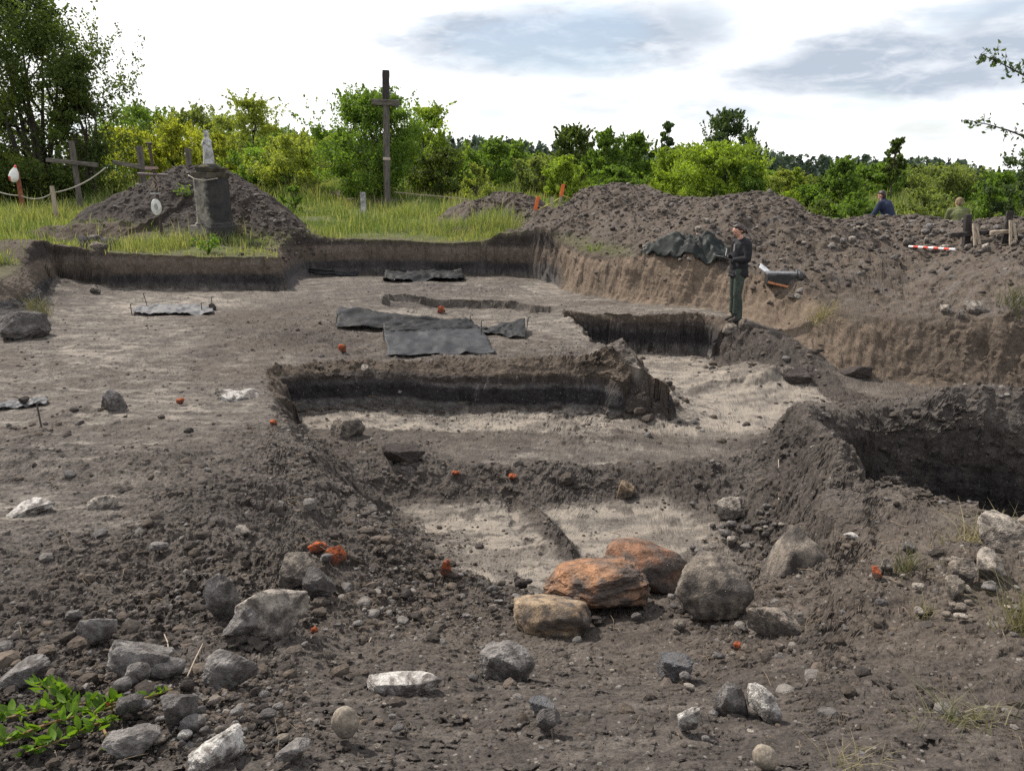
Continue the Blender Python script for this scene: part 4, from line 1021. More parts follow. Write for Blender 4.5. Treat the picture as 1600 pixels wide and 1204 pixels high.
def hung_bag():
    b = MB(); b.lathe((0, 0, 0), [(.02, .28), (.05, .2), (.13, .05), (.16, -.1), (.11, -.22), (.03, -.26)], 14, sx=1, sy=.6)
    o = b.build('carrier_bag', [M['tapewhite'], M['tapered']], None, True)
    for i, f in enumerate(o.data.polygons): f.material_index = 1 if (f.center.z < -.05 and f.center.x < 0) or f.center.z > .18 else 0
    o.location = atd(22, 272, 24.8); o.rotation_euler = (0, R(18), 0); tag(o, 'white and red plastic bag hanging on the rope by the red post', 'bag')
hung_bag()
b = MB(); P = [Vector(atd(u, v, 31 - i * .1)) for i, (u, v) in enumerate(((616,300),(650,304),(690,307),(735,312)))]; b.tube(P, .025, 6); tag(b.build('wooden_rail', M['lath']), 'thin pale rail in the tall grass right of the tall cross', 'rail')

# ---------------------------------------------------------------- old graves on the left
def wooden_cross(u, vb, vt, dist, armv, a0, a1, drop, label, w_=7):
    x, y, _ = atd(u, vb, dist); z0 = hgt(x, y); s = (dist + .3) / FPX
    h = atd(u, vt, dist)[2] - z0; ca = atd(u, armv, dist)[2] - z0
    r = empty('grave_cross', (x, y, z0), random.uniform(-.1, .1), label, 'cross')
    b = MB(); b.beam((0, 0, -.2), (0.01, 0, h), w_*s, w_*.8*s, n=8, wear=.008); b.build('post', M['wood'], r)
    b = MB(); b.beam(((a0-u)*s, -w_*.85*s, ca + drop*s), ((a1-u)*s, -w_*.85*s, ca - drop*s), 6*s, 5*s, n=6, wear=.008); b.build('arm', M['woodx'], r)
wooden_cross(121, 290, 220, 27, 254, 83, 160, 3.5, 'broad grey wooden cross before the big tree at left', 6.5)
wooden_cross(224, 285, 228, 27.5, 259, 187, 244, 5, 'grey wooden cross with slanting arm, left of the dark heap', 8)
wooden_cross(299, 290, 231, 27.5, 263, 276, 322, 0, 'grey wooden cross mostly hidden behind the dark heap', 7)
def iron_cross():
    p = hit(253, 366); s = px2m(p, 1); x = p[0]
    r = empty('iron_cross', p, .05, 'thin rusty iron cross with oval photo plaque left of the stone monument', 'cross')
    H = 126 * s
    b = MB(); b.tube([(0, 0, -.3), (0, 0, H*.5), (-3*s, 0, H)], [2.4*s, 2.2*s, 2.2*s], 8); b.tube([(-7*s, 0, H-1*s), (1*s, 0, H-1*s)], 1.6*s, 8); b.build('post', M['iron'], r)
    b = MB(); b.tube([(-23*s, -.03, 84*s), (19*s, -.03, 82*s)], 1.9*s, 8); b.build('arm', pmat('flaking_paint', (.16, .13, .125), .7, .4, .3, 30, (.06, .045, .04)), r)
    b = MB(); b.box((-3*s, -.03, 92*s), (17*s, 4*s, 3.4*s)); b.build('top_bar', M['pink'], r)
    b = MB(); b.box((-2*s, -.03, 57*s), (13*s, 4*s, 2.2*s)); b.build('lower_bar', M['white'], r)
    b = MB(); pr = [(.01, -.9*s), (6.6*s, -.9*s), (7.4*s, 0), (6.6*s, .9*s), (.01, .9*s)]; b.lathe((0, 0, 0), pr, 24, sy=1.6); pl = b.build('plaque', M['enamel'], r, True); pl.location = (-2*s, -3.5*s, 38*s); pl.rotation_euler = (R(90), 0, 0)
    b = MB(); b.lathe((0, 0, 0), [(.01, 0), (2.6*s, 0), (2.6*s, .5*s), (.01, .5*s)], 16, sy=1.7); ph = b.build('portrait', pmat('faded_portrait', (.33, .32, .31), .5, .4, .2, 40, (.2, .2, .19)), pl); ph.location = (0, 1*s, .9*s)
    b = MB()
    for k in range(9):
        a = k * .7; b.tube([(0, -.02, (62+2*k)*s), (math.cos(a)*4*s, -.05, (66+2*k)*s), (math.cos(a+1)*6*s, -.06, (60+2*k)*s)], .5*s, 5)
    b.build('dry_wreath', M['lath'], r)
iron_cross()
def monument():
    p = hit(330, 381); s = px2m(p, 1)
    r = empty('stone_monument', (p[0], p[1] + .4, p[2] - .10), R(-14), 'old square stone monument with a white figure standing on top', 'monument')
    r.scale = (1, 1, .92)
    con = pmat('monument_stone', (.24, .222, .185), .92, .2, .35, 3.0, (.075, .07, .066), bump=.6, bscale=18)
    t = NT(con.node_tree); bs = t.n['Principled BSDF']; src = bs.inputs['Base Color'].links[0].from_socket     # near black towards the right side, broken up by noise
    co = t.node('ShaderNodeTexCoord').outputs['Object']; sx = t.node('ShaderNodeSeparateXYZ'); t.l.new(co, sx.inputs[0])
    dark_right = t.ramp(t.math('ADD', t.math('MULTIPLY', sx.outputs[0], 2.6), t.math('MULTIPLY', t.noise(co, 5, 6, .7), 1.5)), .68, 1.15)
    t.put(bs.inputs['Base Color'], t.mix(t.math('MULTIPLY', dark_right, .9), src, (.022, .021, .023, 1)))
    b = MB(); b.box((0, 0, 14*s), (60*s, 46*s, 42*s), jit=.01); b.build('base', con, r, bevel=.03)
    b = MB()
    n = 10; vs = []; ring = [(-21,-14),(-15,-19),(15,-19),(21,-14),(21,14),(15,19),(-15,19),(-21,14)]
    zs = [35, 37, 40, 60, 80, 100, 108]; ks = [1.12, 1.12, 1.0, .99, .98, .97, .97]
    for z, k in zip(zs, ks): vs += [(x*k*s + random.uniform(-.008, .008), y*k*s + random.uniform(-.008, .008), z*s) for x, y in ring]
    fs = [(i*8+j, i*8+(j+1)%8, (i+1)*8+(j+1)%8, (i+1)*8+j) for i in range(len(zs)-1) for j in range(8)] + [tuple(range(7,-1,-1)), tuple((len(zs)-1)*8+j for j in range(8))]
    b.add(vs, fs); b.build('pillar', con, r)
    b = MB(); b.box((1*s, 0, 113*s), (40*s, 36*s, 9*s), jit=.03); b.box((1*s, 0, 121*s), (32*s, 28*s, 9*s), jit=.04); b.lathe((0, 0, 124*s), [(18*s, 0), (16*s, 3*s), (9*s, 6*s), (2*s, 7*s)], 14)
    b.build('cap', M['moss'], r, bevel=.02)
    b = MB(); P = [(-23*s, -20*s, 113*s), (-12*s, -22*s, 107*s), (2*s, -22*s, 104.5*s), (14*s, -22*s, 106*s), (24*s, -18*s, 108*s)]; b.tube(P, .9*s, 6); b.build('cord', M['cord'], r, True)
    st_ = MB()       # weathered statue: robed standing figure with veil and joined hands
    S_ = lambda x, y, z: (x*s, y*s, z*s)
    st_.cone(S_(0,0,130), 8.2*s, S_(0,0,148), 7.2*s, 16); st_.cone(S_(0,0,148), 7.2*s, S_(-.4,0,162), 6.0*s, 16); st_.cone(S_(-.4,-.2,162), 6.2*s, S_(-.3,0,168), 4.2*s, 16)
    st_.cone(S_(-.4,-.2,170), 2.6*s, S_(-.5,-.6,175), 3.4*s, 14); st_.cone(S_(-.4,.8,168), 3.4*s, S_(-.4,.9,176), 3.9*s, 14)
    for sg in (-1, 1):
        st_.cone(S_(sg*5.2,-.5,165), 2.6*s, S_(sg*5.8,-3,158), 2.3*s, 10); st_.cone(S_(sg*5.8,-3,158), 2.3*s, S_(sg*1.0,-7.2,163), 1.5*s, 10)
        for k in range(5): st_.cone(S_(sg*(2+k*1.3), -6+k*.9, 131), 1.3*s, S_(sg*(1.2+k), -5.2+k*.9, 152), .8*s, 8)
    st_.cone(S_(0,-7.5,163), 1.3*s, S_(0,-7.2,168), .9*s, 8)
    o = st_.build('figure', M['white'], r, True); remesh(o, 1.0*s, 2)
    b = MB()
    for k in range(7): a = k/7*6.28; b.cone(S_(-.4+3.3*math.cos(a), 3.3*math.sin(a), 178), .7*s, S_(-.4+3.9*math.cos(a), 3.9*math.sin(a), 181.5), .4*s, 6)
    b.build('crown', M['white'], o, True)
monument()
# ---------------------------------------------------------------- people
PM = {
 'skin': pmat('skin', (.50, .29, .21), .55, .35, .06, 20, (.46, .25, .18), bump=.03),
 'hair': pmat('brown_hair', (.035, .020, .014), .5, .4, .3, 40, (.02, .012, .009), stretch=(3, 3, .5)),
 'jacket': pmat('black_jacket', (.012, .012, .014), .8, .25, .25, 14, (.02, .02, .023), bump=.25),
 'trousers': pmat('dark_green_trousers', (.036, .046, .038), .85, .2, .25, 10, (.056, .07, .058), bump=.25),
 'boot': pmat('dusty_boot', (.045, .038, .034), .85, .2, .3, 12, (.09, .075, .062)),
 'shirt': pmat('grey_shirt', (.22, .21, .2), .85, .2, .1, 10),
 'glove': pmat('black_glove', (.015, .015, .017), .7, .3, .2, 20),
 'navy': pmat('navy_jacket', (.022, .030, .060), .8, .2, .2, 8, (.014, .02, .042), bump=.25), 'olive': pmat('olive_jacket', (.115, .125, .055), .85, .2, .2, 8, (.085, .095, .04), bump=.25),
 'greyt': pmat('grey_trousers', (.06, .06, .065), .85, .2, .2, 8), 'cap': pmat('tan_cap', (.20, .15, .09), .85, .2, .1, 10), 'eye': pmat('dark_eye', (.03, .02, .018), .3, .5, .05, 9), 'lip': pmat('lip', (.36, .13, .11), .5, .4, .05, 9)}
def chain(b, pts, rs, seg=12):
    for (p, q), (r1, r2) in zip(zip(pts, pts[1:]), zip(rs, rs[1:])): b.cone(p, r1, q, r2, seg)
def hand(b, wrist, palm, fdir, up, side, curl=.6, scale=1.0):
    """palm with four unequal bent fingers and a thumb at its side; fdir: finger direction, up: back of the hand, side: thumb side"""
    W_, f, u, s_ = Vector(wrist), Vector(fdir).normalized(), Vector(up).normalized(), Vector(side).normalized()
    k = scale
    for o_ in (-.028, -.009, .009, .028): b.cone(W_ + s_ * o_ * .6 * k, .015 * k, W_ + f * .085 * k + s_ * o_ * k, .0125 * k, 8)
    for o_, L in ((.031, .072), (.0105, .082), (-.0105, .076), (-.031, .060)):
        p = W_ + f * .088 * k + s_ * o_ * k; d = f
        for j, fr in enumerate((.45, .32, .23)):
            a = curl * (.5 + .4 * j); d2 = (f * math.cos(a) - u * math.sin(a)).normalized()
            q = p + d2 * L * fr * k; b.cone(p, (.0098 - .001 * j) * k, q, (.009 - .001 * j) * k, 8); p = q
    p = W_ + f * .025 * k + s_ * .034 * k; q = p + (f * .6 + s_ * .6 - u * .3).normalized() * .038 * k; e = q + (f * .9 + s_ * .1 - u * .35).normalized() * .032 * k
    b.cone(p, .0125 * k, q, .0105 * k, 8); b.cone(q, .0105 * k, e, .009 * k, 8)
def head_shape(b, c, fwd, up, k=1.0):
    """skull, jaw, nose, brow, ears; fwd is where the face looks"""
    c, f, u = Vector(c), Vector(fwd).normalized(), Vector(up).normalized(); s_ = u.cross(f).normalized()
    P = lambda x, y, z: c + f * x * k + s_ * y * k + u * z * k
    b.cone(P(-.02, 0, .03), .078 * k, P(.015, 0, .035), .076 * k, 16); b.cone(P(.03, 0, -.0), .060 * k, P(.045, 0, -.055), .045 * k, 14); b.cone(P(.055, 0, -.075), .026 * k, P(.05, 0, -.08), .026 * k, 12)
    b.cone(P(.083, 0, .015), .010 * k, P(.103, 0, -.018), .0125 * k, 10); b.cone(P(.092, .010, -.022), .007 * k, P(.092, -.010, -.022), .007 * k, 8)
    b.cone(P(.078, .032, .028), .012 * k, P(.084, -.032, .028), .012 * k, 10); b.cone(P(.062, .040, -.015), .016 * k, P(.055, .045, -.03), .016 * k, 10); b.cone(P(.062, -.040, -.015), .016 * k, P(.055, -.045, -.03), .016 * k, 10)
    for sg in (-1, 1): b.cone(P(-.008, sg * .078, .012), .012 * k, P(-.012, sg * .08, -.02), .009 * k, 10); b.cone(P(-.015, sg * .083, .015), .007 * k, P(-.018, sg * .084, -.008), .006 * k, 8)
    return P
def face_bits(P, k, parent):
    b = MB()
    for sg in (-1, 1): b.cone(P(.077, sg * .030, .006), .0085 * k, P(.078, sg * .031, .006), .0085 * k, 10)
    b.build('eyes', PM['eye'], parent, True)
    b = MB(); b.cone(P(.080, .018, -.050), .0055 * k, P(.086, 0, -.049), .007 * k, 8); b.cone(P(.086, 0, -.049), .007 * k, P(.080, -.018, -.050), .0055 * k, 8); b.build('mouth', PM['lip'], parent, True)

def standing_woman():
    p = hit(1148, 501); 
    r = empty('person', (p[0], p[1], p[2] - .005), 0, 'person in black jacket and dark green trousers writing on a clipboard beside the bank', 'person')
    fx = Vector((-.95, -.31, 0)).normalized(); sy = Vector((0, 0, 1)).cross(fx)          # facing left and a little to the camera
    G = lambda x, y, z: fx * x + sy * y + Vector((0, 0, z))
    b = MB()
    # skeleton of the whole body, one surface
    legs = {1: [G(.03,.09,.88), G(.05,.095,.48), G(-.0,.095,.10)], -1: [G(-.0,-.09,.88), G(-.01,-.10,.48), G(-.06,-.10,.10)]}
    for sg in legs: chain(b, legs[sg], (.082, .055, .040))
    for sg in legs: chain(b, [legs[sg][2], legs[sg][2] + G(.0,0,-.05), legs[sg][2] + G(.15,0,-.07)], (.038, .036, .03), 10)
    b.cone(G(0.01,.06,.90), .10, G(.01,-.06,.90), .10); chain(b, [G(.01,0,.92), G(.0,0,1.08), G(-.02,0,1.26), G(-.02,0,1.36)], (.115, .105, .125, .09)); b.cone(G(-.02,.12,1.355), .055, G(-.02,-.12,1.355), .055)
    chain(b, [G(-.015,0,1.38), G(.02,0,1.475)], (.052, .048))
    arms = {1: [G(-.02,.17,1.35), G(-.015,.215,1.10), G(.20,.10,1.085)], -1: [G(-.02,-.17,1.35), G(.0,-.22,1.10), G(.20,-.05,1.135)]}
    for sg in arms: chain(b, arms[sg], (.048, .038, .026), 10)
    hf = Vector(G(.78, 0, -.62)); hu = hf.cross(sy).normalized(); hu = hu if hu.z > 0 else -hu
    P = head_shape(b, G(.055, .0, 1.565), hf * .55 + fx * .45, hu)
    hand(b, G(.20,.10,1.085), None, G(.9,-.25,.25), G(0,.3,-1), G(.2,-1,0), .9, .96)
    hand(b, G(.20,-.05,1.135), None, G(.85,.3,-.1), G(.1,-.3,1), G(.1,.9,.2), .8, .96)
    body = b.build('body', PM['skin'], r, True); remesh(body, .0085, 2); face_bits(P, 1, body)
    # clothes: each its own surface over the body
    b = MB()
    b.cone(G(.0,.07,.86), .135, G(.0,-.07,.86), .135); b.cone(G(.0,.06,.97), .13, G(.0,-.06,.97), .13); chain(b, [G(0,0,.95), G(-.005,0,1.10), G(-.025,0,1.27), G(-.03,0,1.37)], (.145, .14, .152, .10)); b.cone(G(-.025,.075,1.2), .115, G(-.025,-.075,1.2), .115); b.cone(G(-.03,.13,1.355), .072, G(-.03,-.13,1.355), .072)
    for sg in arms:
        a = arms[sg]; w_ = a[1].lerp(a[2], .86); chain(b, [a[0], a[0].lerp(a[1], .5) + G(-.008, sg*.008, 0), a[1], a[1].lerp(a[2], .4), w_], (.078, .070, .060, .055, .045))
    for k in range(9): a = k / 8 * math.pi + math.pi / 2; b.cone(G(-.045 + .075 * math.cos(a), .085 * math.sin(a), 1.405), .032, G(-.05 + .08 * math.cos(a + .35), .085 * math.sin(a + .35), 1.41), .032, 8)   # hood round the neck
    b.cone(G(-.12,.04,1.36), .05, G(-.12,-.04,1.36), .05); b.cone(G(-.13,0,1.32), .045, G(-.12,0,1.27), .03)
    for k in range(6): b.cone(G(.125, -.10 + .04 * k, .80 + .01 * (k % 2)), .022, G(-.13, -.10 + .04 * k, .80), .022, 8)
    o = b.build('jacket', PM['jacket'], r, True); remesh(o, .011, 3)
    b = MB(); b.box(G(.118, .0, 1.2), (.012, .035, .30), Matrix((fx, sy, Vector((0, 0, 1)))).transposed()); b.build('shirt', PM['shirt'], r)
    b = MB(); b.cone(G(.0,.07,.88), .112, G(.0,-.07,.88), .112)
    for sg in legs:
        L = legs[sg]; m1 = L[0].lerp(L[1], .5); m2 = L[1].lerp(L[2], .5)
        chain(b, [L[0], m1, L[1] + fx * .004, m2 - fx * .012, L[2] + G(0,0,.03), L[2] + G(.005,0,-.03)], (.100, .088, .074, .070, .066, .068))
        for k in range(5): b.cone(L[1] + G(-.03, sg*.0, -.08 - .05*k), .058, L[1] + G(.012, 0, -.10 - .05*k), .058, 8)
    o = b.build('trousers', PM['trousers'], r, True); remesh(o, .011, 3)
    for sg in legs:
        a = legs[sg][2]; b = MB(); a0 = Vector((a.x, a.y, .0))
        b.cone(a0 + G(-.04,0,.045), .043, a0 + G(.13,0,.038), .038); b.cone(a0 + G(.0,0,.06), .048, a0 + G(-.005,0,.13), .052); b.cone(a0 + G(.12,.015,.035), .035, a0 + G(.17,.0,.032), .03); b.cone(a0 + G(.06,0,.06), .04, a0 + G(.0,0,.09), .045)
        o = b.build('boot', PM['boot'], r, True); remesh(o, .009, 2)
        bb = MB(); bb.cone(a0 + G(-.05,0,.012), .03, a0 + G(.16,0,.012), .03); bb.v = [(x, y, max(z, .0) * .6) for x, y, z in bb.v]; bb.build('sole', PM['glove'], o)
    for sg in arms:
        b = MB(); a = arms[sg]
        if sg > 0: hand(b, a[2], None, G(.9,-.25,.25), G(0,.3,-1), G(.2,-1,0), .9, 1.1)
        else: hand(b, a[2], None, G(.85,.3,-.1), G(.1,-.3,1), G(.1,.9,.2), .8, 1.1)
        b.cone(a[2], .03, a[2].lerp(a[1], .15), .032)
        o = b.build('glove', PM['glove'], r, True); remesh(o, .006, 1)
    b = MB(); b.cone(P(-.034,0,.04), .085, P(-.012,0,.052), .080, 16); b.cone(P(-.05,0,.0), .07, P(-.06,0,-.03), .05, 12)
    for sg in (-1, 1): b.cone(P(-.01, sg*.062, .055), .035, P(-.045, sg*.06, -.01), .03, 10); b.cone(P(.02, sg*.03, .098), .03, P(-.02, sg*.06, .08), .03, 10)
    b.cone(P(-.09,0,.02), .035, P(-.115,0,-.02), .03, 10); b.cone(P(-.115,0,-.02), .03, P(-.11,0,-.11), .016, 10)
    o = b.build('hair', PM['hair'], r, True); remesh(o, .009, 2)
    W_ = r.location
    def held(o, loc): o.location = W_ + loc
    X3 = Matrix((fx, sy, Vector((0, 0, 1)))).transposed()
    t = Matrix.Rotation(R(-22), 3, sy)
    e = empty('clipboard', W_ + G(.345, .02, 1.115), 0, 'clipboard with paper held in both hands by the standing person', 'clipboard')
    b = MB(); b.box((0, 0, 0), (.23, .31, .008), t @ X3); b.build('board', PM['greyt'], e); b = MB(); b.box(t @ X3 @ Vector((.0, 0, .0062)), (.21, .29, .003), t @ X3); b.build('paper', pmat('sheet_paper', (.5, .5, .48), .7, .2, .05), e)
    b = MB(); b.tube([G(.285,-.005,1.135), G(.27,-.012,1.20), G(.255,-.02,1.27)], [.003, .0055, .005], 8); held(b.build('pencil', M['tapewhite']), Vector((0, 0, 0))); tag(bpy.data.objects['pencil'], 'white pencil held upright over the clipboard', 'pencil')
standing_woman()

def digger(u, vtop, dist, facing, lean, jm, tm, label, cap, arm_up):
    """bending labourer seen from behind over the spoil"""
    x, y, ztop = atd(u, vtop, dist); z0 = hgt(x, y); z0 = min(z0, ztop - 1.0)
    r = empty('person', (x, y, z0), 0, label, 'person')
    H = ztop - z0; k = .98; f = Vector((math.sin(facing), math.cos(facing), 0)); s_ = Vector((0, 0, 1)).cross(f)
    G = lambda a, c, z: (f * a + s_ * c) * k + Vector((0, 0, z))
    th = H - .12                                     # head centre height
    hip = max(.45, th - .68); hd = G(lean, 0, th)
    hp = G(-.06, 0, hip); ch = hp.lerp(hd, .58); sh = hp.lerp(hd, .72)
    b = MB(); fold = max(0, .88 - hip) * .55
    legs = {sg: [hp + s_ * sg * .1, G(fold * 1.0 + .02, sg * .13, hip * .52), G(-.06, sg * .13, .09)] for sg in (-1, 1)}
    for sg in legs: chain(b, legs[sg], (.09, .06, .045)); chain(b, [legs[sg][2], G(.1, sg * .13, .04)], (.045, .035))
    b.cone(hp + s_ * .07, .11, hp - s_ * .07, .11); chain(b, [hp, ch, sh], (.13, .14, .10)); b.cone(sh + s_ * .14, .06, sh - s_ * .14, .06); chain(b, [sh, hd - Vector((0, 0, .09))], (.06, .052))
    arms = {}
    for sg in (-1, 1):
        a0 = sh + s_ * sg * .19; a1 = a0 + G(.08, sg * (.12 if arm_up == sg else .05), -.27); a2 = a1 + G(.22, -sg * .03, -.13 if arm_up == sg else -.18); arms[sg] = [a0, a1, a2]
        chain(b, arms[sg], (.055, .043, .03)); hand(b, a2, None, (a2 - a1), G(0, 0, 1), G(0, -sg, 0), .9, 1.0)
    P = head_shape(b, hd, f + Vector((0, 0, -.35)), f * .3 + Vector((0, 0, 1)), 1.05)
    body = b.build('body', PM['skin'], r, True); remesh(body, .012, 2); face_bits(P, 1.05, body)
    b = MB(); chain(b, [hp + Vector((0, 0, -.02)), hp.lerp(ch, .5), ch, sh], (.165, .16, .175, .12)); b.cone(hp + s_ * .07, .14, hp - s_ * .07, .14); b.cone(ch + s_ * .08, .135, ch - s_ * .08, .135); b.cone(sh + s_ * .15, .085, sh - s_ * .15, .085); b.cone(sh, .085, sh.lerp(hd, .45), .072)
    for sg in arms: a = arms[sg]; chain(b, [a[0], a[1], a[1].lerp(a[2], .85)], (.085, .066, .05))
    o = b.build('jacket', jm, r, True); remesh(o, .014, 3)
    b = MB(); b.cone(hp + s_ * .08, .125, hp - s_ * .08, .125)
    for sg in legs: chain(b, legs[sg], (.115, .085, .07))
    o = b.build('trousers', tm, r, True); remesh(o, .014, 3)
    for sg in legs:
        b = MB(); b.cone(G(-.1, sg * .13, .05), .05, G(.13, sg * .13, .042), .042); b.cone(G(-.06, sg * .13, .06), .055, G(-.06, sg * .13, .14), .055); o = b.build('boot', PM['boot'], r, True); remesh(o, .012, 2)
    b = MB(); b.cone(P(-.025, 0, .05), .09, P(.0, 0, .06), .086, 16); b.cone(P(-.06, 0, 0), .06, P(-.06, 0, -.03), .05); 
    if cap: b.cone(P(.08, .04, .055), .02, P(.08, -.04, .055), .02, 10); b.cone(P(.12, .02, .05), .012, P(.12, -.02, .05), .012, 10)
    o = b.build('cap' if cap else 'hair', PM['cap'] if cap else PM['hair'], r, True); remesh(o, .012, 2)
digger(1396, 299, 20.5, R(-35), .30, PM['navy'], PM['greyt'], 'bending person in a navy jacket behind the crest of the spoil', False, 1)
digger(1503, 310, 19.5, R(12), .16, PM['olive'], PM['greyt'], 'person in an olive green jacket and cap seen from behind at the spoil', True, 0)
# ---------------------------------------------------------------- leaves, crowns, trunks
def leaf_material(name, col, var=.35, trans=.52, hue2=None):
    m = bpy.data.materials.new(name); m.use_nodes = True; t = NT(m.node_tree); t.n.clear()
    a = t.node('ShaderNodeAttribute', attribute_name='tone').outputs['Fac']
    h2 = hue2 or (col[0] * 1.45, col[1] * 1.35, col[2] * 1.0)
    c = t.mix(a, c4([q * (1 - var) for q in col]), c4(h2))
    d = t.node('ShaderNodeBsdfPrincipled'); t.put(d.inputs['Base Color'], c); d.inputs['Roughness'].default_value = .55; d.inputs['Specular IOR Level'].default_value = .3
    tr = t.node('ShaderNodeBsdfTranslucent'); t.put(tr.inputs[0], t.mix(1.0, c, (1.25, 1.25, .55, 1), 'MULTIPLY'))
    mx = t.node('ShaderNodeMixShader'); mx.inputs[0].default_value = trans; t.l.new(d.outputs[0], mx.inputs[1]); t.l.new(tr.outputs[0], mx.inputs[2])
    o = t.node('ShaderNodeOutputMaterial'); t.l.new(mx.outputs[0], o.inputs[0]); return m
LM = {
 'deep': leaf_material('deep_green_leaf', (.085, .125, .035)), 'mid': leaf_material('mid_green_leaf', (.125, .21, .042)),
 'bright': leaf_material('bright_green_leaf', (.21, .30, .048)), 'yellow': leaf_material('yellow_green_leaf', (.27, .31, .05)),
 'olive': leaf_material('olive_leaf', (.235, .29, .075)), 'pine': leaf_material('hazed_pine_needles', (.055, .085, .066), trans=.15),  # pine: distance haze painted into the needle colour, paler and bluer
 'bluegreen': leaf_material('dark_tree_leaf', (.065, .105, .048)), 'willow': leaf_material('willow_leaf', (.185, .24, .085)),
 'herb': leaf_material('herb_leaf', (.10, .19, .022), trans=.4)}
BARK = pmat('bark', (.075, .062, .05), .95, .15, .35, 6, (.04, .034, .03), stretch=(4, 4, .8))
def tone_attr(o, v):
    a = o.data.attributes.new('tone', 'FLOAT', 'POINT'); a.data.foreach_set('value', np.asarray(v, F))
def leaf_cards(cen, size, g, tone, droop=.2, elong=1.7):
    """one folded leaf (two triangles) at every centre"""
    n = len(cen); d = g.normal(size=(n, 3)).astype(F); d[:, 2] -= droop; d /= np.linalg.norm(d, axis=1)[:, None]
    r = g.normal(size=(n, 3)).astype(F); r[:, 2] *= .6; s_ = np.cross(d, r); s_ /= np.linalg.norm(s_, axis=1)[:, None] + 1e-6
    nn = np.cross(s_, d); L = size[:, None]; w_ = L / elong * .5
    base = cen - d * L * .5; tip = cen + d * L * .5; le = cen + s_ * w_ + nn * w_ * .35 - d * L * .06; ri = cen - s_ * w_ + nn * w_ * .35 - d * L * .06
    V = np.stack([base, ri, tip, le], 1).reshape(-1, 3)
    i = np.arange(n)[:, None] * 4
    T = np.concatenate([i + np.array([[0, 1, 2]]), i + np.array([[0, 2, 3]])]).astype(np.int32)
    return V, T, np.repeat(tone, 4)
def envelope(kind, h):
    """crown radius (0..1) at height fraction h"""
    if kind == 'bush': return np.sqrt(np.clip(1 - (np.clip(h - .35, -.35, 1) / .65) ** 2, 0, 1)) * np.where(h < .35, .78 + .6 * h, 1)
    if kind == 'tall': return np.sin(np.pi * np.clip(h * .86 + .12, 0, 1)) ** .6 * np.where(h < .5, 1, 1.0 - .25 * (h - .5))
    if kind == 'cone': return np.clip(1.05 - h, 0, 1) ** .75 * np.clip(.5 + 4 * h, 0, 1)
    if kind == 'sparse': return np.sin(np.pi * np.clip(h, 0, 1)) ** .5 * .9
    if kind == 'willow': return .55 + .5 * h - .75 * np.clip(h - .75, 0, 1) * 3
    return np.ones_like(h)
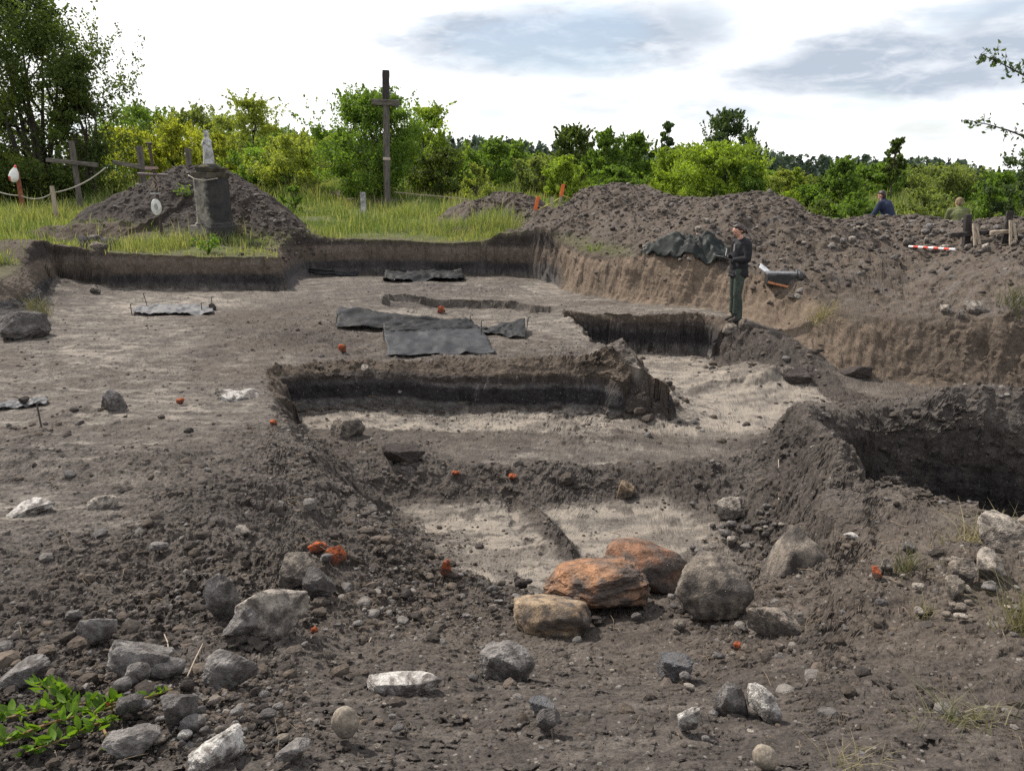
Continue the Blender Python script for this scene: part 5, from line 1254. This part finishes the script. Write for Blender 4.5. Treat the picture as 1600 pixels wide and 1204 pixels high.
def tree(name, loc, width, height, kind, leaf, n, lsize, seed, label, cat='tree', group=None, clear=0.0, clump=.2, nclump=60, stems=4, tonebias=0., depth=None):
    g = np.random.default_rng(seed); rw = width / 2; rd = (depth or width) / 2
    root = empty(name, loc, 0, label, cat, group)
    # clumps of leaves spread through the crown, more of them near the outside
    hh = clear + (1 - clear) * (g.random(nclump) ** 1.1 * .97 + .02)
    if kind in ('tall', 'sparse', 'cone'): hh = clear + (1 - clear) * g.random(nclump)
    e = envelope(kind, (hh - clear) / (1 - clear + 1e-6)); a = g.uniform(0, 6.283, nclump)
    bump = .72 + .5 * g.random(nclump) ** 1.5
    rr = e * np.sqrt(g.uniform(.12, 1, nclump)) * bump
    cc = np.stack([np.cos(a) * rr * rw, np.sin(a) * rr * rd, hh * height * (.96 + .1 * g.random(nclump))], 1).astype(F)
    top = np.array([[g.uniform(-.12, .12) * rw, g.uniform(-.1, .1) * rd, height * q] for q in (.99, .93)], F); cc = np.concatenate([cc, top])
    m = len(cc); wt = g.uniform(.4, 1.2, m); wt /= wt.sum()
    n = int(n * 1.95); lsize *= .86; k = g.choice(m, n, p=wt)
    cr = (max(clump, .18) * 1.2 * g.uniform(.6, 1.35, m)).astype(F)
    off = g.normal(size=(n, 3)).astype(F); off /= np.linalg.norm(off, axis=1)[:, None]; off *= (g.random(n) ** .5).astype(F)[:, None] * cr[k][:, None]
    sc = np.array([rw, rd, min(rw, height * .5)], F) * (1 if kind != 'sparse' else .8)
    cen = cc[k] + off * sc * np.array([1.05, 1.05, .8 if kind != 'willow' else 1.7], F)
    # shoots: short leafy twigs that break the outline
    ns = max(10, int(n / 130)); lk = g.random(n) < .26; q = g.integers(0, ns, lk.sum()); so = cc[g.integers(0, m, ns)] * np.array([1.12, 1.12, 1], F)
    sd_ = g.normal(size=(ns, 3)); sd_[:, 2] = np.abs(sd_[:, 2]) + .9; sd_ += so / np.array([rw, rd, height]) * .8; sd_ /= np.linalg.norm(sd_, axis=1)[:, None]
    sl_ = min(rw, height * .6) * g.uniform(.3, .75, ns); tt = g.random(lk.sum())
    cen[lk] = (so[q] + sd_[q] * (sl_[q] * tt)[:, None] + g.normal(size=(lk.sum(), 3)) * (.028 * min(rw, height) * (1.3 - tt))[:, None]).astype(F)
    hi = cen[:, 2] - height; cen[:, 2] = np.where(hi > 0, height + hi * .45, cen[:, 2]); cen[:, 2] = np.where(cen[:, 2] < .05, .05 + g.random(n) * .2, cen[:, 2])
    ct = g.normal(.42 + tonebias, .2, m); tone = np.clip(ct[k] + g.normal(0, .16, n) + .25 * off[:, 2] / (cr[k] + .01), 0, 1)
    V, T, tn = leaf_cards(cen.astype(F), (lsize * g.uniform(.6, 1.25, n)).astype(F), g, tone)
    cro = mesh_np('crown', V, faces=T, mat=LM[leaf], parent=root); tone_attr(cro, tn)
    # trunk and limbs
    b = MB(); st_ = stems if kind in ('bush', 'willow') else 1
    r0 = max(.035, height * .014)
    bases = [(g.uniform(-.12, .12) * rw * (st_ > 1), g.uniform(-.1, .1) * rd * (st_ > 1)) for _ in range(st_)]
    for i, (bx, by) in enumerate(bases):
        tx, ty = (bx * 3 + g.uniform(-.2, .2) * rw, by * 3 + g.uniform(-.2, .2) * rd) if st_ > 1 else (g.uniform(-.1, .1) * rw, 0)
        hz = height * (g.uniform(.6, .85) if st_ > 1 else .9)
        pts = [(bx + (tx - bx) * t ** 1.3 + g.normal() * .02 * rw, by + (ty - by) * t ** 1.3 + g.normal() * .02 * rd, hz * t - .15 * (t == 0)) for t in (0, .2, .4, .6, .8, 1)]
        b.tube(pts, [r0 * (1.25 - 1.1 * t) for t in (0, .2, .4, .6, .8, 1)], 7)
        for q in g.permutation(m)[:max(4, 22 // st_)]:
            c = cc[q]; f = np.clip(c[2] / hz * g.uniform(.45, .75), .08, .92); j = f * 5; j0 = int(j); p = np.array(pts[j0]) * (1 - j + j0) + np.array(pts[min(j0 + 1, 5)]) * (j - j0)
            mid = (p + c) / 2 + g.normal(size=3) * .04 * rw; b.tube([p, mid, c], [r0 * .5, r0 * .32, r0 * .1], 5)
    b.build('trunk', BARK, root, True)
    return root
def place(name, u, vtop, vbase, wpx, dist, kind, leaf, n, lsize, label, **kw):
    """tree whose foot is at pixel u, distance dist; vtop its top; its foot stands on the ground there"""
    x, y, _ = atd(u, vbase, dist); z0 = hgt(x, y); zt = atd(u, vtop, dist)[2]
    s_ = math.hypot(dist, z0 - CAM_H) / FPX
    return tree(name, (x, y, z0 - .05), wpx * s_ * 1.0, max(zt - z0, .4), kind, leaf, n, lsize, int(abs(u) * 7 + dist * 13), label, **kw)
place('tree', 58, -12, 272, 250, 31.5, 'bush', 'deep', 36000, .15, 'big dark bushy tree filling the upper left corner', clump=.17, nclump=130, stems=7, tonebias=-.12)
place('tree', 140, 125, 285, 100, 31, 'bush', 'deep', 6000, .14, 'lower dark bushy tree against the right side of the big one', clump=.2, nclump=30, stems=4)
place('tree', -120, 20, 290, 260, 32, 'bush', 'deep', 7000, .16, 'dark bushy tree cut by the left edge, behind the big one', clump=.18)
place('tree', 225, 172, 275, 150, 60, 'bush', 'mid', 5000, .26, 'round grey green tree behind the slanting wooden cross', clump=.2)
place('tree', 310, 176, 275, 130, 62, 'bush', 'willow', 5000, .26, 'grey green tree behind the white figure of the monument', clump=.2)
place('shrub', 205, 205, 288, 130, 42, 'bush', 'yellow', 6000, .18, 'yellow green shrub between the big tree and the slanting cross', cat='shrub', clump=.2)
place('shrub', 283, 195, 288, 110, 41, 'bush', 'yellow', 6000, .18, 'brightest yellow shrub behind the dark soil heap', cat='shrub', clump=.2, tonebias=.12)
place('shrub', 345, 212, 290, 80, 40, 'bush', 'yellow', 4200, .17, 'yellow shrub just right of the monument', cat='shrub', clump=.22)
place('tree', 398, 160, 285, 125, 47, 'tall', 'olive', 6500, .19, 'tall loose topped tree right of the monument', clump=.16, nclump=54)
place('tree', 470, 212, 285, 90, 52, 'bush', 'olive', 4000, .22, 'pale rounded tree between the loose topped one and the dense bush', clump=.2)
place('shrub', 402, 232, 292, 110, 38, 'bush', 'mid', 5000, .16, 'low green shrub in front of the loose topped tree', cat='shrub', clump=.2)
place('shrub', 455, 215, 296, 115, 36, 'bush', 'olive', 6500, .15, 'light yellow green shrub left of the dense bush', cat='shrub', clump=.18, tonebias=.15)
place('shrub', 460, 290, 320, 36, 27, 'bush', 'mid', 900, .10, 'knee high green shrub alone in the grass', cat='shrub', clump=.25, nclump=14)
place('tree', 585, 152, 305, 165, 32.5, 'bush', 'mid', 17000, .14, 'dense green bush behind the tall wayside cross', clump=.17, nclump=120, stems=8)
place('tree', 672, 172, 302, 110, 38, 'bush', 'bright', 7000, .17, 'yellow green tree right behind the dense bush', clump=.2, nclump=60)
place('shrub', 690, 235, 306, 100, 35.5, 'bush', 'deep', 5500, .15, 'dark green shrub low between the dense bush and the round pale one', cat='shrub', clump=.2)
place('shrub', 742, 262, 308, 62, 33, 'bush', 'olive', 3200, .13, 'small round pale shrub right of the dark one', cat='shrub', clump=.22, nclump=26, tonebias=.1)
place('shrub', 770, 222, 300, 110, 42, 'bush', 'mid', 6000, .18, 'broad green shrub behind the small round pale one', cat='shrub', clump=.18)
place('shrub', 838, 250, 310, 85, 36, 'willow', 'willow', 4500, .15, 'pale upright willowy shrub behind the orange tipped stakes', cat='shrub', clump=.16)
place('shrub', 880, 246, 312, 62, 34, 'bush', 'bright', 4200, .14, 'bright green shrub just right of the willowy one', cat='shrub', clump=.22, tonebias=.12)
place('tree', 892, 200, 300, 72, 50, 'tall', 'deep', 5000, .21, 'dark pointed tree standing behind the bright shrub', clump=.2)
place('tree', 945, 206, 302, 62, 46, 'tall', 'mid', 5500, .19, 'left one of two dense green trees above the brown heap', clump=.2)
place('tree', 990, 212, 302, 72, 47, 'tall', 'mid', 5500, .19, 'right one of two dense green trees above the brown heap', clump=.2)
place('shrub', 958, 262, 312, 90, 38, 'bush', 'mid', 4500, .16, 'low green shrub just behind the top of the brown heap', cat='shrub', clump=.2)
place('tree', 1040, 194, 302, 36, 45, 'sparse', 'bluegreen', 900, .24, 'thin sapling with a loose tuft of leaves above the bank', clump=.35, nclump=14, clear=.45)
place('tree', 1135, 178, 300, 96, 42, 'tall', 'bluegreen', 6500, .19, 'tall dark tree rising behind the bright spreading bush', clump=.15, nclump=44, clear=.2)
place('tree', 1060, 235, 310, 100, 36, 'bush', 'bright', 7000, .16, 'bright green bush left of the bright spreading one', clump=.17, tonebias=.05)
place('tree', 1125, 228, 314, 150, 34, 'bush', 'bright', 12000, .15, 'bright spreading green bush behind the middle of the bank', clump=.15, nclump=70, tonebias=.12)
place('tree', 1160, 262, 316, 70, 33, 'bush', 'mid', 4500, .14, 'green bush at the right foot of the bright spreading one', clump=.2)
place('tree', 1222, 268, 330, 60, 38, 'bush', 'olive', 3600, .16, 'olive green bush right of the gap in the trees', clump=.2)
place('tree', 1240, 262, 330, 26, 37, 'cone', 'bright', 1600, .15, 'slim light green sapling beside the olive bush', clump=.3, nclump=18)
place('tree', 1308, 252, 340, 76, 33, 'cone', 'mid', 7500, .15, 'dense dark green conical tree in the gap behind the spoil', clump=.2, nclump=50, tonebias=-.12)
place('tree', 1265, 290, 338, 60, 35, 'bush', 'mid', 3500, .15, 'low green bush left of the conical tree', clump=.22)
place('tree', 1360, 258, 335, 110, 44, 'bush', 'mid', 5500, .2, 'rounded green tree right of the conical one', clump=.18)
place('tree', 1388, 222, 330, 40, 41, 'sparse', 'deep', 1500, .2, 'thin tree with an open tuft on top, above the navy jacket', clump=.3, nclump=18, clear=.4)
place('tree', 1425, 262, 335, 60, 50, 'bush', 'deep', 3500, .22, 'dark rounded tree right of the person in navy', clump=.2)
place('tree', 1480, 262, 338, 130, 36, 'willow', 'willow', 8000, .15, 'wide grey green willow behind the person in olive', clump=.14, nclump=60)
place('tree', 1545, 270, 345, 90, 34, 'bush', 'mid', 5000, .15, 'green bush between the willow and the right edge', clump=.18)
place('tree', 1600, 208, 345, 90, 24, 'tall', 'bluegreen', 8000, .12, 'dark leafed tree rising at the right edge of the picture', clump=.15, nclump=60)
place('tree', 1690, 240, 345, 140, 30, 'bush', 'mid', 4000, .15, 'green tree just outside the right edge', clump=.18)
# hedge of scrub that closes the field behind the named trees
HEDGE = [('tree', 265, 188, 66, 150, 'willow', 'grey green tree far behind the yellow shrubs'), ('tree', 360, 190, 70, 120, 'mid', 'green tree far behind the loose topped tree'), ('tree', 440, 200, 72, 110, 'mid', 'green tree filling the gap left of the dense bush, far back'), ('tree', 520, 215, 62, 110, 'olive', 'pale green scrub just left of the dense bush, farther back'),
 ('tree', 715, 225, 58, 120, 'mid', 'green scrub far behind the low dark shrub'), ('tree', 800, 226, 66, 130, 'mid', 'green scrub far behind the willowy shrub'), ('tree', 850, 232, 60, 90, 'willow', 'grey green scrub left of the dark pointed tree'), ('tree', 920, 228, 70, 120, 'deep', 'dark scrub filling the gap left of the two dense trees'),
 ('tree', 1030, 238, 62, 120, 'mid', 'green scrub behind the thin sapling'), ('tree', 1095, 226, 58, 110, 'mid', 'green scrub behind the left half of the bright spreading bush'), ('tree', 1190, 252, 60, 110, 'mid', 'green scrub right of the bright spreading bush, farther back'), ('tree', 1275, 262, 58, 110, 'deep', 'dark scrub behind the slim light sapling'),
 ('tree', 1340, 262, 56, 100, 'mid', 'green scrub right behind the conical tree'), ('tree', 1410, 272, 54, 110, 'olive', 'olive scrub behind the person in navy'), ('tree', 1530, 262, 52, 120, 'deep', 'dark scrub behind the person in olive, right side')]
for nm, u, vt, d, wpx, lf, lab in HEDGE: place(nm, u, vt + (14 if u > 690 else 0), 300, wpx, d, 'bush', lf, 4200, .26, lab, clump=.22)
for u, vt, wpx, d, lf, lab in ((1330, 305, 70, 26, 'mid', 'low scrub just over the crest left of the person in navy'), (1440, 300, 80, 26, 'willow', 'low scrub just over the crest between the two distant people'), (1545, 296, 80, 25, 'mid', 'low scrub just over the crest above the propped crosses'), (1225, 300, 60, 27, 'bright', 'low bright scrub at the gap over the bank'), (1285, 312, 60, 27, 'deep', 'low dark scrub at the gap over the bank')):
    place('shrub', u, vt, 352, wpx, d, 'bush', lf, 2600, .12, lab, cat='shrub', clump=.22)
# branches that reach in from a tree beyond the right edge
def reaching_tree():
    x, y, _ = atd(1765, 330, 12.5); z0 = hgt(x, y); g = np.random.default_rng(21)
    root = empty('tree', (x, y, z0), 0, 'tree beyond the right edge whose leafy branch tips hang into the sky', 'tree')
    b = MB(); cen = []; T0 = Vector((x, y, z0))
    H = 4.6
    b.tube([(0, 0, -.2), (.05, .05, 1.4), (0, 0, 2.8), (-.1, 0, H)], [.13, .11, .08, .03], 9)
    ends = [((1532, 86), (1660, 160), 2.5, 1), ((1508, 188), (1640, 232), 1.9, 0), ((1720, 20), (1760, 100), 3.4, 2), ((1850, 60), (1800, 140), 3.0, 2), ((1640, -60), (1720, 60), 3.2, 2), ((1680, 250), (1740, 280), 1.6, 2)]
    for (tip, mid, hz, dens) in ends:
        P0 = Vector((-.05, 0, hz)); P1 = Vector(atd(mid[0], mid[1], 12.4)) - T0; P2 = Vector(atd(tip[0], tip[1], 12.2)) - T0
        pts = [P0.lerp(P1, t) for t in (0, .5)] + [P1.lerp(P2, t) + Vector((0, 0, .06 * math.sin(t * 3))) for t in (0, .25, .5, .75, 1)]
        b.tube(pts, [.035, .028, .02, .015, .011, .008, .004], 6)
        for t in np.linspace(0, 1, 15):
            p = P1.lerp(P2, float(t)) + Vector((0, 0, .06 * math.sin(t * 3)))
            for k in range(3 if dens else 2):
                d = Vector(g.normal(size=3) * (.10 + .05 * dens) * (1.25 - .8 * t)); b.tube([p, p + d], [.005, .002], 4)
                for q in np.linspace(.35, 1.1, 5 if dens else 3): cen.append(p + d * float(q) + Vector(g.normal(size=3) * .022))
    cen = np.array(cen, F); V, T, tn = leaf_cards(cen, g.uniform(.06, .10, len(cen)).astype(F), g, g.uniform(.1, .7, len(cen)), .5, 1.8)
    cr = mesh_np('crown', V, faces=T, mat=LM['bluegreen'], parent=root); tone_attr(cr, tn); b.build('trunk', BARK, root, True)
reaching_tree()
# far pine wood on the low ridge: reads as one mass
def far_wood():
    g = np.random.default_rng(31); Vs = []; Ts = []; tn = []; off = 0
    prof = [(-200, 250), (450, 205), (500, 208), (700, 212), (800, 217), (900, 226), (1000, 232), (1180, 234), (1260, 242), (1400, 246), (1500, 250), (1560, 268), (1700, 262), (2000, 262)]
    for i in range(760):
        u = g.uniform(380, 1760) if i > 120 else g.uniform(-300, 700); d = g.uniform(150, 240)
        vt = np.interp(u, *zip(*prof)) + g.uniform(-4, 16); x, y, zt = atd(u, vt, d); z0 = float(s_grass(np.array([x], F), np.array([y], F))[0]); zt = max(zt, z0 + 4)
        pine = g.random() < .72; h = zt - z0; w_ = g.uniform(2.2, 3.6) if pine else g.uniform(4, 6.5)
        n = 130; hh = 1 - g.random(n) ** .75 * .95
        rad = w_ / 2 * (np.clip(1.08 - hh, 0, 1) ** .6 * 1.1 if pine else np.sqrt(np.clip(1 - (hh - .5) ** 2 * 3.9, 0, 1)))
        a = g.uniform(0, 6.28, n); rr = rad * g.uniform(.3, 1, n) ** .5
        cen = np.stack([x + np.cos(a) * rr, y + np.sin(a) * rr, z0 + hh * h], 1).astype(F)
        V, T, t_ = leaf_cards(cen, g.uniform(.7, 1.5, n).astype(F), g, np.clip(g.normal(.3 if pine else .7, .15, n), 0, 1), .1, 1.3)
        Vs.append(V); Ts.append(T + off); tn.append(t_); off += len(V)
    o = mesh_np('far_wood', np.concatenate(Vs), faces=np.concatenate(Ts), mat=LM['pine']); tone_attr(o, np.concatenate(tn)); tag(o, kind='stuff')
far_wood()
# ---------------------------------------------------------------- grass
def grass_mesh(name, x, y, z, h, w_, g, tone, mat, lean=.45, parent=None):
    n = len(x); a = g.uniform(0, 6.283, n); ca, sa = np.cos(a), np.sin(a)
    ln = h * lean * g.uniform(.2, 1.3, n); V = np.empty((n, 5, 3), F)
    b = g.uniform(0, 6.283, n)
    for i, (t, k) in enumerate(((0, 1), (0, -1), (.55, .8), (.55, -.8), (1, 0))):
        V[:, i, 0] = x + ca * w_ * k + np.cos(b) * ln * t * t; V[:, i, 1] = y + sa * w_ * k + np.sin(b) * ln * t * t; V[:, i, 2] = z + h * t * (1 - .12 * t * lean)
    i = (np.arange(n) * 5)[:, None]
    o = mesh_np(name, V.reshape(-1, 3), faces=i + np.array([[2, 3, 4]]), quads=i + np.array([[0, 1, 3, 2]]), mat=mat, parent=parent); tone_attr(o, np.repeat(tone, 5)); return o
M_TUFT = leaf_material('dull_grass', (.085, .10, .04), .3, .3, (.25, .215, .12))
M_GRASS = leaf_material('meadow_grass', (.110, .200, .045), .3, .42, (.40, .375, .16))
def meadow():
    g = np.random.default_rng(17); n = 560000
    d = 15.5 + 40 * g.random(n) ** 1.9; az_ = g.uniform(R(-41), R(41), n); x = (d * np.tan(az_)).astype(F); y = d.astype(F)
    z, m = terrain(x, y, masks=True)
    hp = m['heap']; back = (y > 24)
    dens = np.clip((m['prof'] - .9) * 12, 0, 1) * np.clip(1 - hp * 3, 0, 1) * np.clip(.55 + .7 * fbm(x * .6, y * .6, 81, 3), .1, 1)
    dens *= np.where(x > 2.2, sstep((y - 24 + .6 * x * 0) / 2), 1) * np.where(m['bsum'] > .10, .18, 1)
    mx_, my_, _ = hit(330, 386); dens *= np.where((np.abs(x - mx_) < .55) & (y < my_ + .3) & (y > my_ - 1.0), .12, 1)
    edge = m['sdE'] - m['wE']; dens *= np.clip(.25 + edge / .5, 0, 1)
    dens *= np.where((x < -7.5) & (edge < .9), .3, 1)
    k = g.random(n) < dens; x, y, z, edge = x[k], y[k], z[k], edge[k]; n = len(x); dist = np.hypot(x, y)
    tall = np.clip(.55 + .55 * fbm(x * .45, y * .45, 83, 3) + .25 * fbm(x * 1.6, y * 1.6, 84, 2), .16, 1.1)
    tall *= np.clip(.30 + edge / 2.2, .25, 1)                      # trampled and cut low beside the dig
    h = (.58 * tall * g.uniform(.6, 1.3, n)).astype(F); w_ = (.007 * (dist / 20) * g.uniform(.7, 1.4, n)).astype(F)
    dry = np.clip(.27 + .30 * fbm(x * .5, y * .5, 85, 3) + g.normal(0, .2, n) + .25 * np.exp(-edge / .5), 0, 1)
    o = grass_mesh('meadow_grass', x, y, z.astype(F), h, w_, g, dry, M_GRASS); tag(o, kind='stuff')
    # seed stalks standing over the sward
    k = g.random(n) < .022; x, y, z, h, edge = x[k], y[k], z[k], h[k], edge[k]; n = len(x)
    o = grass_mesh('seed_stalks', x, y, z.astype(F), (h * 1.4 + .2).astype(F), np.full(n, .006, F) * (np.hypot(x, y) / 20), g, g.uniform(.75, 1, n), M_GRASS, .3); tag(o, kind='stuff')
meadow()
def tuft(u, v, wpx, hpx, n, label, dry, seed, lean=.8, cat='grass tuft'):
    p = hit(u, v); g = np.random.default_rng(seed); r = px2m(p, wpx) / 2; h = px2m(p, hpx)
    x = (g.normal(0, .35, n) * r).astype(F); y = (g.normal(0, .3, n) * r).astype(F)
    gz = terrain(x + p[0], y + p[1]) - p[2]
    o = grass_mesh('grass_tuft', x, y, gz.astype(F), (h * g.uniform(.5, 1.2, n)).astype(F), np.full(n, max(.0016, r * .012), F), g, np.clip(g.normal(dry, .2, n), 0, 1), M_TUFT, lean)
    o.location = p; tag(o, label, cat)
tuft(1415, 892, 60, 46, 90, 'green grass tuft on the right mound below the rim', .2, 1)
tuft(1442, 965, 36, 30, 40, 'sparse dry grass tuft on the right mound, lower left of the stones', .8, 2)
tuft(1500, 1130, 150, 34, 110, 'flattened green grass tuft in the lower right foreground', .4, 3, 2.6)
tuft(1600, 985, 90, 80, 110, 'dry grass tuft cut by the right edge', .6, 4, 1.2)
tuft(1345, 1185, 120, 26, 50, 'flattened straw coloured tuft at the bottom edge right of centre', .95, 5, 2.2)
tuft(62, 490, 44, 30, 130, 'yellowish grass tuft by the dark boulder on the left', .45, 6, .8)
tuft(1540, 845, 130, 44, 120, 'straw coloured grass along the rim before the dark pit', .95, 7, 1.6)
tuft(1282, 500, 50, 34, 120, 'dry roots and grass hanging on the right bank below the case', .9, 8, 1.6)
tuft(1590, 480, 70, 30, 90, 'green weeds on the right bank at the edge of the picture', .1, 9, 1.0)
tuft(372, 372, 30, 34, 60, 'reddish dry grass stalks right of the monument base', .9, 10, .6)
def weed(u, v, wpx, hpx, n, leaf, label, seed, lsize):
    p = hit(u, v); g = np.random.default_rng(seed); r = px2m(p, wpx) / 2; h = px2m(p, hpx)
    root = empty('weed', p, 0, label, 'weed'); b = MB(); cen = []
    for i in range(max(6, n // 14)):
        a = g.uniform(0, 6.28); q = r * g.random() ** .5; e = Vector((math.cos(a) * q, math.sin(a) * q * .7, h * g.uniform(.5, 1))); b.tube([(0, 0, -.02), e * .5 + Vector((0, 0, .15 * h)), e], [.006, .004, .002], 5)
        for k in range(14): cen.append(e * float(g.uniform(.3, 1.05)) + Vector(g.normal(size=3) * r * .14))
    cen = np.array(cen, F); V, T, tn = leaf_cards(cen, g.uniform(.6, 1.2, len(cen)).astype(F) * lsize, g, g.random(len(cen)))
    c = mesh_np('leaves', V, faces=T, mat=LM[leaf], parent=root); tone_attr(c, tn); b.build('stems', LM['herb'], root, True)
weed(325, 396, 46, 26, 160, 'herb', 'bright green weed growing before the monument base', 3, .09)
weed(290, 340-30, 30, 20, 90, 'mid', 'small weed on the left flank of the dark heap', 4, .08)
# ---------------------------------------------------------------- cut branch lying in the bottom left corner
def cut_branch():
    g = np.random.default_rng(44); root_p = hit(200, 1110); T0 = Vector((root_p[0], root_p[1], root_p[2] + .05))
    root = empty('leafy_branch', T0, 0, 'cut leafy green branch lying in the bottom left corner', 'branch')
    def Q(u, v, up): p = Vector(hit(u, v + 22)); p.z += up * .5; return p - T0
    b = MB(); lv = []
    main = [[Q(270,1060,.03), Q(215,1085,.06), Q(150,1108,.09), Q(80,1130,.10), Q(0,1160,.09), Q(-70,1180,.08)], [Q(235,1085,.03), Q(160,1100,.12), Q(100,1108,.13), Q(40,1120,.12), Q(-30,1130,.10)], [Q(190,1105,.04), Q(150,1125,.07), Q(90,1150,.06), Q(40,1165,.05)], [Q(150,1108,.08), Q(170,1140,.05), Q(180,1165,.03)], [Q(120,1115,.1), Q(100,1090,.16), Q(60,1085,.2)]]
    V = []; Fq = []; tn = []
    for P in main:
        b.tube(P, [.005] + [.004] * (len(P) - 2) + [.002], 6)
        for i in range(len(P) - 1):
            for k in range(20):
                t = g.random(); c = P[i].lerp(P[i + 1], float(t))
                if (c + T0).x > (Vector(hit(196, 1100))).x + .01: 
                    if g.random() < .75: continue
                lv.append((c, (P[i + 1] - P[i]).normalized()))
    for c, d in lv:
        L = g.uniform(.026, .05); w_ = L * g.uniform(.42, .55); dv = Vector(g.normal(size=3)) + d * .7; dv.z = abs(dv.z) * .6 + .1; dv.normalize()
        s_ = dv.cross(Vector(g.normal(size=3) * .5) + Vector((0, 0, 1))).normalized(); n_ = s_.cross(dv); c = c + Vector(g.normal(size=3)) * .008
        k0 = len(V); t0 = g.random()
        for t, wd in ((0, .08), (.25, .8), (.5, 1), (.75, .7), (1, .05)):
            bend = -.35 * L * t * t
            for e in (-1, 0, 1): V.append(c + dv * L * t + s_ * w_ * .5 * wd * e + n_ * (bend * -1 + (abs(e) * .12 * L * wd))); tn.append(t0)
        for i in range(4):
            for e in (0, 1): a = k0 + i * 3 + e; Fq.append((a, a + 1, a + 4, a + 3))
    o = mesh_np('leaves', np.array([tuple(v) for v in V], F), quads=np.array(Fq), mat=LM['herb'], smooth=True, parent=root); tone_attr(o, tn)
    b.build('twigs', pmat('green_twig', (.16, .13, .05), .7, .3, .2, 20, (.20, .10, .05)), root, True)
    b = MB(); q = Q(165, 1097, .08); b.cone(q, .009, q + Vector((.012, 0, .004)), .007, 8); b.build('red_bud', pmat('red_bud', (.45, .03, .03), .6, .3, .1), root, True)
cut_branch()
# ---------------------------------------------------------------- dry stalks and root fibres in the soil
def fibres():
    g = np.random.default_rng(50); b = MB(); uv = []
    for i in range(330):
        k = g.random()
        if k < .55: uv.append((g.uniform(0, 1600), g.uniform(830, 1195)))
        elif k < .75: uv.append((g.uniform(1150, 1600), g.uniform(800, 1000)))
        elif k < .9: uv.append((g.uniform(400, 720), g.uniform(620, 1000)))
        else: uv.append((g.uniform(60, 450), g.uniform(385, 420)))
    for p in hits(uv):
        L = g.uniform(.03, .13) * np.clip(np.hypot(p[0], p[1]) / 4, .6, 3); a = g.uniform(0, 6.28); d = Vector((math.cos(a), math.sin(a), g.uniform(-.15, .5)))
        q = Vector(p) + Vector((0, 0, .008)); e = Vector(g.normal(size=3) * .3); r = .0011 * np.clip(np.hypot(p[0], p[1]) / 3, .8, 3)
        b.tube([q, q + (d + e * .3) * L * .5 + Vector((0, 0, .012)), q + (d + e) * L], [r, r, r * .5], 4)
    tag(b.build('root_fibres', pmat('dry_root', (.26, .20, .13), .9, .1, .3, 30, (.15, .115, .08))), kind='stuff')
fibres()
def stalk(u1, v1, u2, v2, r, label, up=(.01, .03)):
    a, c = Vector(hit(u1, v1)), Vector(hit(u2, v2)); a.z += up[0]; c.z += up[1]; b = MB(); m = a.lerp(c, .5) + Vector((.004, 0, .012)); b.tube([a, m, c], [r, r * .9, r * .7], 6); tag(b.build('dry_stalk', M['lath']), label, 'stalk')
stalk(289, 1070, 318, 1015, .003, 'straight pale dry stalk sticking up in the left rubble')
stalk(581, 1000-1+0, 577, 1012, .003, 'short stalk fragment in the foreground soil')
stalk(1217, 782, 1216, 722, .006, 'thin pale root running down the face of the right ridge')
stalk(265, 1025, 258, 1000, .003, 'short curved stalk above the straight one at left')
